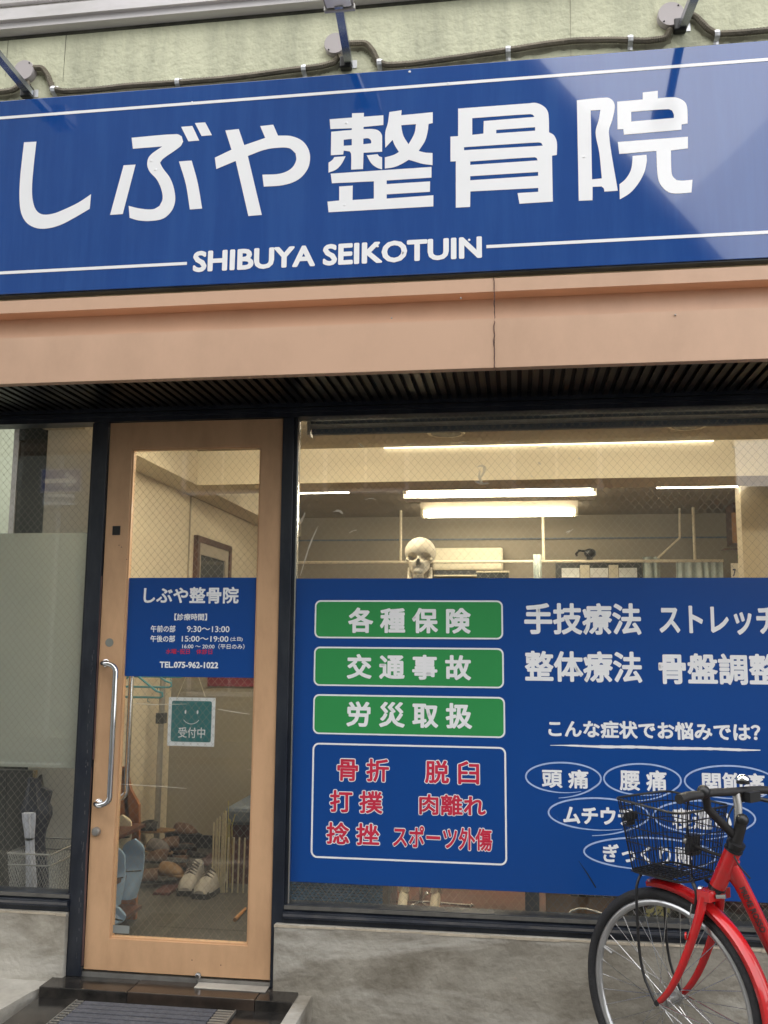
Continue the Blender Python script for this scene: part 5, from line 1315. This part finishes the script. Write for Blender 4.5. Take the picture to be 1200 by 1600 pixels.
# basket
def bp(f, s, u): return L(f, s, u)
zt_b, zb_b = .540, .352
ft, rt, wt_ = .086, -.144, .125      # top rim: front, rear, half width
fb, rb, wb_ = .060, -.125, .098
def rim_pts(f1, f0, w, u, du=0, r=.035):
    P = []
    for cf, cs, a0 in ((f1-r, w-r, 0), (f0+r, w-r, 90), (f0+r, -w+r, 180), (f1-r, -w+r, 270)):
        for i in range(5):
            a = R(a0+90*i/4); P.append((cf+r*math.cos(a), cs+r*math.sin(a)))
    return P
BKT = G().tube([bp(f, s, zt_b+(.012 if f > 0 else 0)) for f, s in rim_pts(ft, rt, wt_, zt_b)], .0036, 7, closed=True).build('basket', 'black_plastic', bk, True)
topn = rim_pts(ft, rt, wt_, 0); botn = rim_pts(fb, rb, wb_, 0)
def ringpt(v):
    return [bp(f0*(1-v)+f1*v, s0*(1-v)+s1*v, (zt_b+(.012 if f0 > 0 else 0))*(1-v)+zb_b*v) for (f0, s0), (f1, s1) in zip(topn, botn)]
for v, r in ((.13, .0020), (.36, .0016), (.58, .0016), (.80, .0016), (1, .003)):
    G().tube(ringpt(v), r, 6, closed=True).build('basket_hoop', 'black_plastic', BKT, True)
T0, T1 = ringpt(0), ringpt(1)
def per(P):
    d = [0]
    for i in range(len(P)): d.append(d[-1]+(P[(i+1) % len(P)]-P[i]).length)
    return d
def on(P, u):
    d = per(P); x = u*d[-1]
    for i in range(len(P)):
        if d[i+1] >= x: return P[i].lerp(P[(i+1) % len(P)], (x-d[i])/max(1e-9, d[i+1]-d[i]))
    return P[0]
wires_b = []
for i in range(60):
    u = i/60; a, b = on(T0, u), on(T1, u); wires_b.append((u, a, b))
    G().tube([a, a.lerp(b, .5), b], .00135, 5).build('basket_wire', 'black_plastic', BKT)
g = G()
for i in range(9):
    s = -wb_+.012+(2*wb_-.024)*i/8; g.tube([bp(fb-.003, s, zb_b), bp(rb+.003, s, zb_b)], .0014, 5)
for i in range(8):
    f = rb+.01+(fb-rb-.02)*i/7; g.tube([bp(f, -wb_+.003, zb_b-.002), bp(f, wb_-.003, zb_b-.002)], .0014, 5)
g.build('basket_floor', 'black_plastic', BKT)
G().obox(bp(.01, 0, zb_b-.008), hd, nn_, up, .065, .055, .0025).build('basket_plate', 'black_plastic', BKT)
c_ = bp(.082, .05, zt_b-.045); g = G(); V = []
g.obox(c_, nn_, hd, up, .030, .002, .012); g.obox(c_-up*.018, nn_, hd, up, .018, .002, .009); g.build('name_plate', 'black_plastic', BKT)
# reflector and lamp bracket behind the basket
G().obox(L(-.115, .03, .445), hd, nn_, up, .012, .022, .028).build('lamp_bracket', 'black_plastic', bk)
G().tube([L(-.11, .05, .452), L(-.16, .03, .435), L(-.215, .0, .42)], .0045, 7).build('bracket_arm', 'grip', bk, True)
G().sphere(L(-.105, .045, .455), .011, 10, 7).build('bracket_bolt', 'steel_dull', bk, True)
# basket stays down to the axle
for s1 in (1, -1):
    P = smoothpts([L(.055, s1*.030, zb_b-.006), L(.060, s1*.060, .31), L(.058, s1*.064, .26), L(.052, s1*.064, .08), L(.006, s1*.062, .003)], 2)
    G().tube(P, .0042, 8).build('basket_stay', 'black_plastic', bk, True)
# rear-going mudguard stays
for s1, dz in ((1, 0), (-1, 0), (1, -.10), (-1, -.10)):
    G().tube([L(0, s1*.060, 0), L(-.305, s1*.032, -.035+dz)], .0022, 6).build('mudguard_stay', 'steel', bk, True)
# caliper brake and cable
g = G()
P = smoothpts([L(-.118, .040, .345), L(-.135, .045, .320), L(-.125, .040, .285), L(-.118, .028, .258)], 1); g.tube(P, .006, 7)
P = smoothpts([L(-.118, -.020, .345), L(-.135, -.045, .320), L(-.125, -.040, .285), L(-.118, -.028, .258)], 1); g.tube(P, .006, 7)
g.build('brake_caliper', 'black_plastic', bk, True)
for s1 in (1, -1): G().obox(L(-.122, s1*.024, .252), hd, nn_, up, .022, .005, .006).build('brake_pad', 'steel', bk)
G().tube([L(-.125, 0, .322), L(-.110, .0, .322)], .008, 8).build('brake_bolt', 'chrome', bk, True)
G().tube([L(-.20, .010, .322), L(-.178, .022, .318)], .007, 8).build('brake_bolt', 'chrome', bk, True)
P = smoothpts([L(-.222, .125, .600), L(-.17, .110, .60), L(-.135, .08, .55), L(-.125, .06, .45), L(-.12, .045, .37), L(-.118, .042, .347)], 3)
G().tube(P, .0026, 6).build('brake_cable', 'black_rubber', bk, True)
G().tube([L(-.118, .042, .347), L(-.117, .042, .37)], .0048, 8).build('cable_adjuster', 'chrome', bk, True)
P = smoothpts([L(-.245, -.05, .575), L(-.20, -.04, .56), L(-.20, 0, .50), L(-.24, .02, .42), L(-.27, .0, .38)], 3)
G().tube(P, .0024, 6).build('brake_cable', 'black_rubber', bk, True)
P = smoothpts([L(-.12, .05, .29), L(-.118, .055, .27), L(-.11, .05, .24), L(-.125, .05, .22)], 2); G().tube(P, .002, 6).build('brake_wire', 'steel', bk, True)
# dynamo + red reflector tag beside the rim
G().tube([L(-.115, -.065, .225), L(-.115, -.065, .175)], [.013, .016], 12).build('dynamo', 'black_plastic', bk, True)
G().tube([L(-.108, .062, .205), L(-.104, .064, .205)], .011, 12).build('red_reflector', 'red_paint', bk, True)
# down tube and rest of the frame (goes off to the right, towards the street)
FA = R(14); fr_ = Vector((math.cos(FA), -math.sin(FA), 0)); sd2 = Vector((-fr_.y, fr_.x, 0))
hj = ax0.lerp(ax1, .72); bb = HB+Vector((.165, -.16, 0))+fr_*.32+up*(-.03)
e0 = at(1203, 1476, -.54)
P = smoothpts([hj, hj.lerp(e0, .45)+up*.006, e0, e0+(e0-hj)*.9+up*.02, bb+fr_*.06+up*.0, bb], 2)
dtube = G().tube(P, .0208, 14).build('down_tube', 'red_paint', bk, True)
gs = hj.lerp(e0, .12)-up*.010
G().tube([ax0.lerp(ax1, .55), hj.lerp(e0, .28)-up*.012], [.018, .012], 10).build('gusset', 'red_paint', bk, True)
G().tube([ax0.lerp(ax1, .3)+fr_*.01, ax0.lerp(ax1, .55), ax0.lerp(ax1, .8)+fr_*.012], .0195, 10).build('head_lug', 'red_paint', bk, True)
# frame lettering
V, F = text_data('PRIME ROSSO', .035); ar = np.array(V); lo = ar.min(0); hi = ar.max(0); dvec = (e0-hj).normalized()
nv = (CAM_ := Vector(CAM))-hj; nv = (nv-dvec*nv.dot(dvec)).normalized(); tv = nv.cross(dvec).normalized()
if tv.z < 0: tv = -tv
sc_ = .018/(hi[1]-lo[1]); org = hj+dvec*.075
def wrap(v):
    u = (v[0]-lo[0])*sc_*1.02; w = ((v[1]-(lo[1]+hi[1])/2))*sc_; an = w/.0210
    return org+dvec*u+nv*(.0214*math.cos(an)+v[2]*.001)+tv*(.0214*math.sin(an))
g = G(); g.v = [tuple(wrap(v)) for v in V]; g.f = F; g.build('lettering', 'plum', dtube)
rc = HB+Vector((.165, -.16, 0))+fr_*.86+Vector((0, 0, 0))
wheel(rc, -fr_, sd2); fender(rc, -fr_, sd2, R(20), R(215))
stp = bb+up*.50+fr_*.17
G().tube([bb, stp-up*.08], .0155, 12).build('seat_tube', 'red_paint', bk, True)
G().tube([stp-up*.09, stp+up*.02], .0125, 10).build('seat_post', 'chrome', bk, True)
sdl = G(); n = 14; V = []; F = []
for i in range(n+1):
    t = i/n; w = .025+.085*max(0, (t-.35)/.65)**1.2; c = stp+up*.045+fr_*(-.13+.27*t)
    for k in range(12):
        a = 2*math.pi*k/12; V.append(c+sd2*(w*math.cos(a))+up*(.025*math.sin(a)*(1+.5*t)))
for i in range(n):
    for k in range(12): F.append((i*12+k, i*12+(k+1) % 12, (i+1)*12+(k+1) % 12, (i+1)*12+k))
F += [tuple(range(12)), tuple(range(n*12, n*12+12))]
sdl.add(V, F).build('saddle', 'grip', bk, True)
g = G()
for s1 in (-1, 1):
    g.tube([bb+sd2*s1*.03, rc+sd2*s1*.06], .009, 8); g.tube([stp-up*.12+sd2*s1*.02, rc+sd2*s1*.06], .008, 8)
g.build('stays', 'red_paint', bk, True)
g = G().tube([bb-sd2*.05, bb+sd2*.05], .02, 12); ring(g, bb+(-sd2 if sd2.y > 0 else sd2)*.05, fr_, sd2, .075, .004, 40, 6)
for s1 in (-1, 1):
    g.tube([bb+sd2*s1*.06, bb+sd2*s1*.065+fr_*(s1*.10)-up*(s1*.12)], .008, 8); e = bb+sd2*s1*.065+fr_*(s1*.10)-up*(s1*.12); g.obox(e+sd2*s1*.05, fr_, sd2, up, .025, .045, .010)
g.build('crankset', 'steel_dull', bk, True)
g = G().tube([rc-up*.02+sd2*.06, Vector((rc.x+.02, rc.y+.12, .165))], .008, 8); g.build('kickstand', 'steel_dull', bk, True)

# ============================================================ ACROSS THE STREET (seen mirrored in glass and sign)
def vis(px, py, Yv, mir): p = at(px, py, Yv); return Vector((p.x, 2*mir-Yv, p.z))
hs = thing('gabled_house', 'tall grey green stucco house with a steep sloping roof side across the street', 'house')
YH = -10.0
p1 = vis(820, 105, 2*SY-YH, SY); p2 = vis(1092, 405, 2*SY-YH, SY)
sl_g = (p2.z-p1.z)/(p2.x-p1.x); rx = -1.9; rz = p1.z+(rx-p1.x)*sl_g; ex = 3.1; ez = p1.z+(ex-p1.x)*sl_g; lx = 2*rx-ex-6
G().prism([(lx, 0), (ex, 0), (ex, ez), (rx, rz), (lx, rz)], YH, YH-7).build('wall', 'house', hs)
g = G()
for s1 in (1, -1):
    a = Vector((rx, 0, rz)); e = Vector((ex if s1 > 0 else lx, 0, ez if s1 > 0 else rz)); d = (e-a).normalized(); e = e+d*.4; n_ = Vector((-d.z, 0, d.x))*(.12 if s1 > 0 else -.12)
    v = [(a.x, YH+.3, a.z+.01), (e.x, YH+.3, e.z+.01), (e.x+n_.x, YH+.3, e.z+n_.z+.01), (a.x, YH+.3, a.z+.14)]; v += [(x, YH-7.3, z) for x, _, z in v]
    g.add(v, [(0, 1, 2, 3), (4, 7, 6, 5), (0, 4, 5, 1), (1, 5, 6, 2), (2, 6, 7, 3), (3, 7, 4, 0)])
g.build('roof', 'house_roof', hs)
for wx, wz in ((-4.4, 4.3), (-2.2, 4.3), (.6, 4.3), (-4.2, 1.3), (1.2, 1.3)):
    w = G().box(wx-.65, wx+.65, YH-.02, YH+.05, wz-.6, wz+.6).build('window', 'white_metal', hs)
    G().box(wx-.58, wx-.02, YH+.0505, YH+.06, wz-.53, wz+.53).build('pane', 'house_glass', w); G().box(wx+.02, wx+.58, YH+.0505, YH+.06, wz-.53, wz+.53).build('pane', 'house_glass', w)
G().box(-1.6, -.5, YH-.02, YH+.06, .2, 2.3).build('door', 'dark_wood', hs)
h2 = thing('low_house', 'low pale house with flat roof beside the gabled house across the street', 'house')
G().box(3.5, 12, YH-6, YH-.5, 0, 3.6).build('wall', 'house2', h2); G().box(3.3, 12.2, YH-6.2, YH-.2, 3.601, 3.75).build('roof', 'house_roof', h2)
for wx in (5, 7.5, 10): G().box(wx-.6, wx+.6, YH-.52, YH-.46, 1.5, 3.0).build('window', 'house_glass', h2)
h3 = thing('shop_house', 'two storey cream house beyond the gabled house across the street', 'house')
G().box(-26, -13.4, YH-7, YH-.3, 0, 6.5).build('wall', 'house2', h3); G().box(-26.2, -13.2, YH-7.2, YH, 6.501, 6.7).build('roof', 'house_roof', h3)
for wx in (-24, -20, -16): 
    for wz in (1.6, 4.6): G().box(wx-.6, wx+.6, YH-.32, YH-.26, wz-.6, wz+.6).build('window', 'house_glass', h3)
# one way sign and its pole
YP = -8.0; c = vis(95, 751, 2*.02-YP, .02); a_ = vis(63, 751, 2*.02-YP, .02); b2 = vis(126, 751, 2*.02-YP, .02)
ow = thing('traffic_sign', 'blue one way traffic sign with white arrow on a grey pole across the street', 'traffic sign')
w2 = abs(b2.x-a_.x)/2; h2_ = w2*.56; x0c = c.x
G().tube([(x0c-.03, YP-.04, .2), (x0c-.03, YP-.04, c.z+.5)], .035, 12).build('pole', 'pole_grey', ow, True)
G().box(x0c-w2, x0c+w2, YP-.003, YP, c.z-h2_, c.z+h2_).build('plate', 'sign_white', ow)
G().box(x0c-w2+.012, x0c+w2-.012, YP+.0002, YP+.002, c.z-h2_+.012, c.z+h2_-.012).build('blue_field', 'traffic_blue', ow)
ar_ = [(-.86, .17), (.25, .17), (.12, .62), (.32, .68), (.88, 0), (.32, -.68), (.12, -.62), (.25, -.17), (-.86, -.17)]
g = G(); g.v = [(x0c+x*w2, YP+.003, c.z+z*h2_) for x, z in ar_]; g.f = [(0, 1, 7, 8), (1, 2, 3, 4), (4, 5, 6, 7), (1, 4, 7)]
me = bpy.data.meshes.new('arrow'); me.from_pydata(g.v, [], g.f); me.materials.append(M['sign_white']); o = bpy.data.objects.new('arrow', me); col.objects.link(o); o.parent = ow
G().box(x0c-w2*.86, x0c+w2*.7, YP-.003, YP, c.z-h2_*2.05, c.z-h2_*1.12).build('supplementary_plate', 'sign_white', ow)
def back_text(s, x0, x1, z0, z1, Y, m, parent):
    V, F = text_data(s, .02); ar = np.array(V); lo = ar.min(0); hi = ar.max(0)
    g = G(); g.v = [(x1-(v[0]-lo[0])*(x1-x0)/(hi[0]-lo[0]), Y+v[2]*.02, z0+(v[1]-lo[1])*(z1-z0)/(hi[1]-lo[1])) for v in V]; g.f = F
    me = bpy.data.meshes.new('lettering'); me.from_pydata(g.v, [], g.f); me.materials.append(M[m]); o = bpy.data.objects.new('lettering', me); col.objects.link(o); o.parent = parent
back_text('自転車を除く', x0c-w2*.76, x0c+w2*.6, c.z-h2_*1.85, c.z-h2_*1.32, YP+.001, 'print_navy', ow)
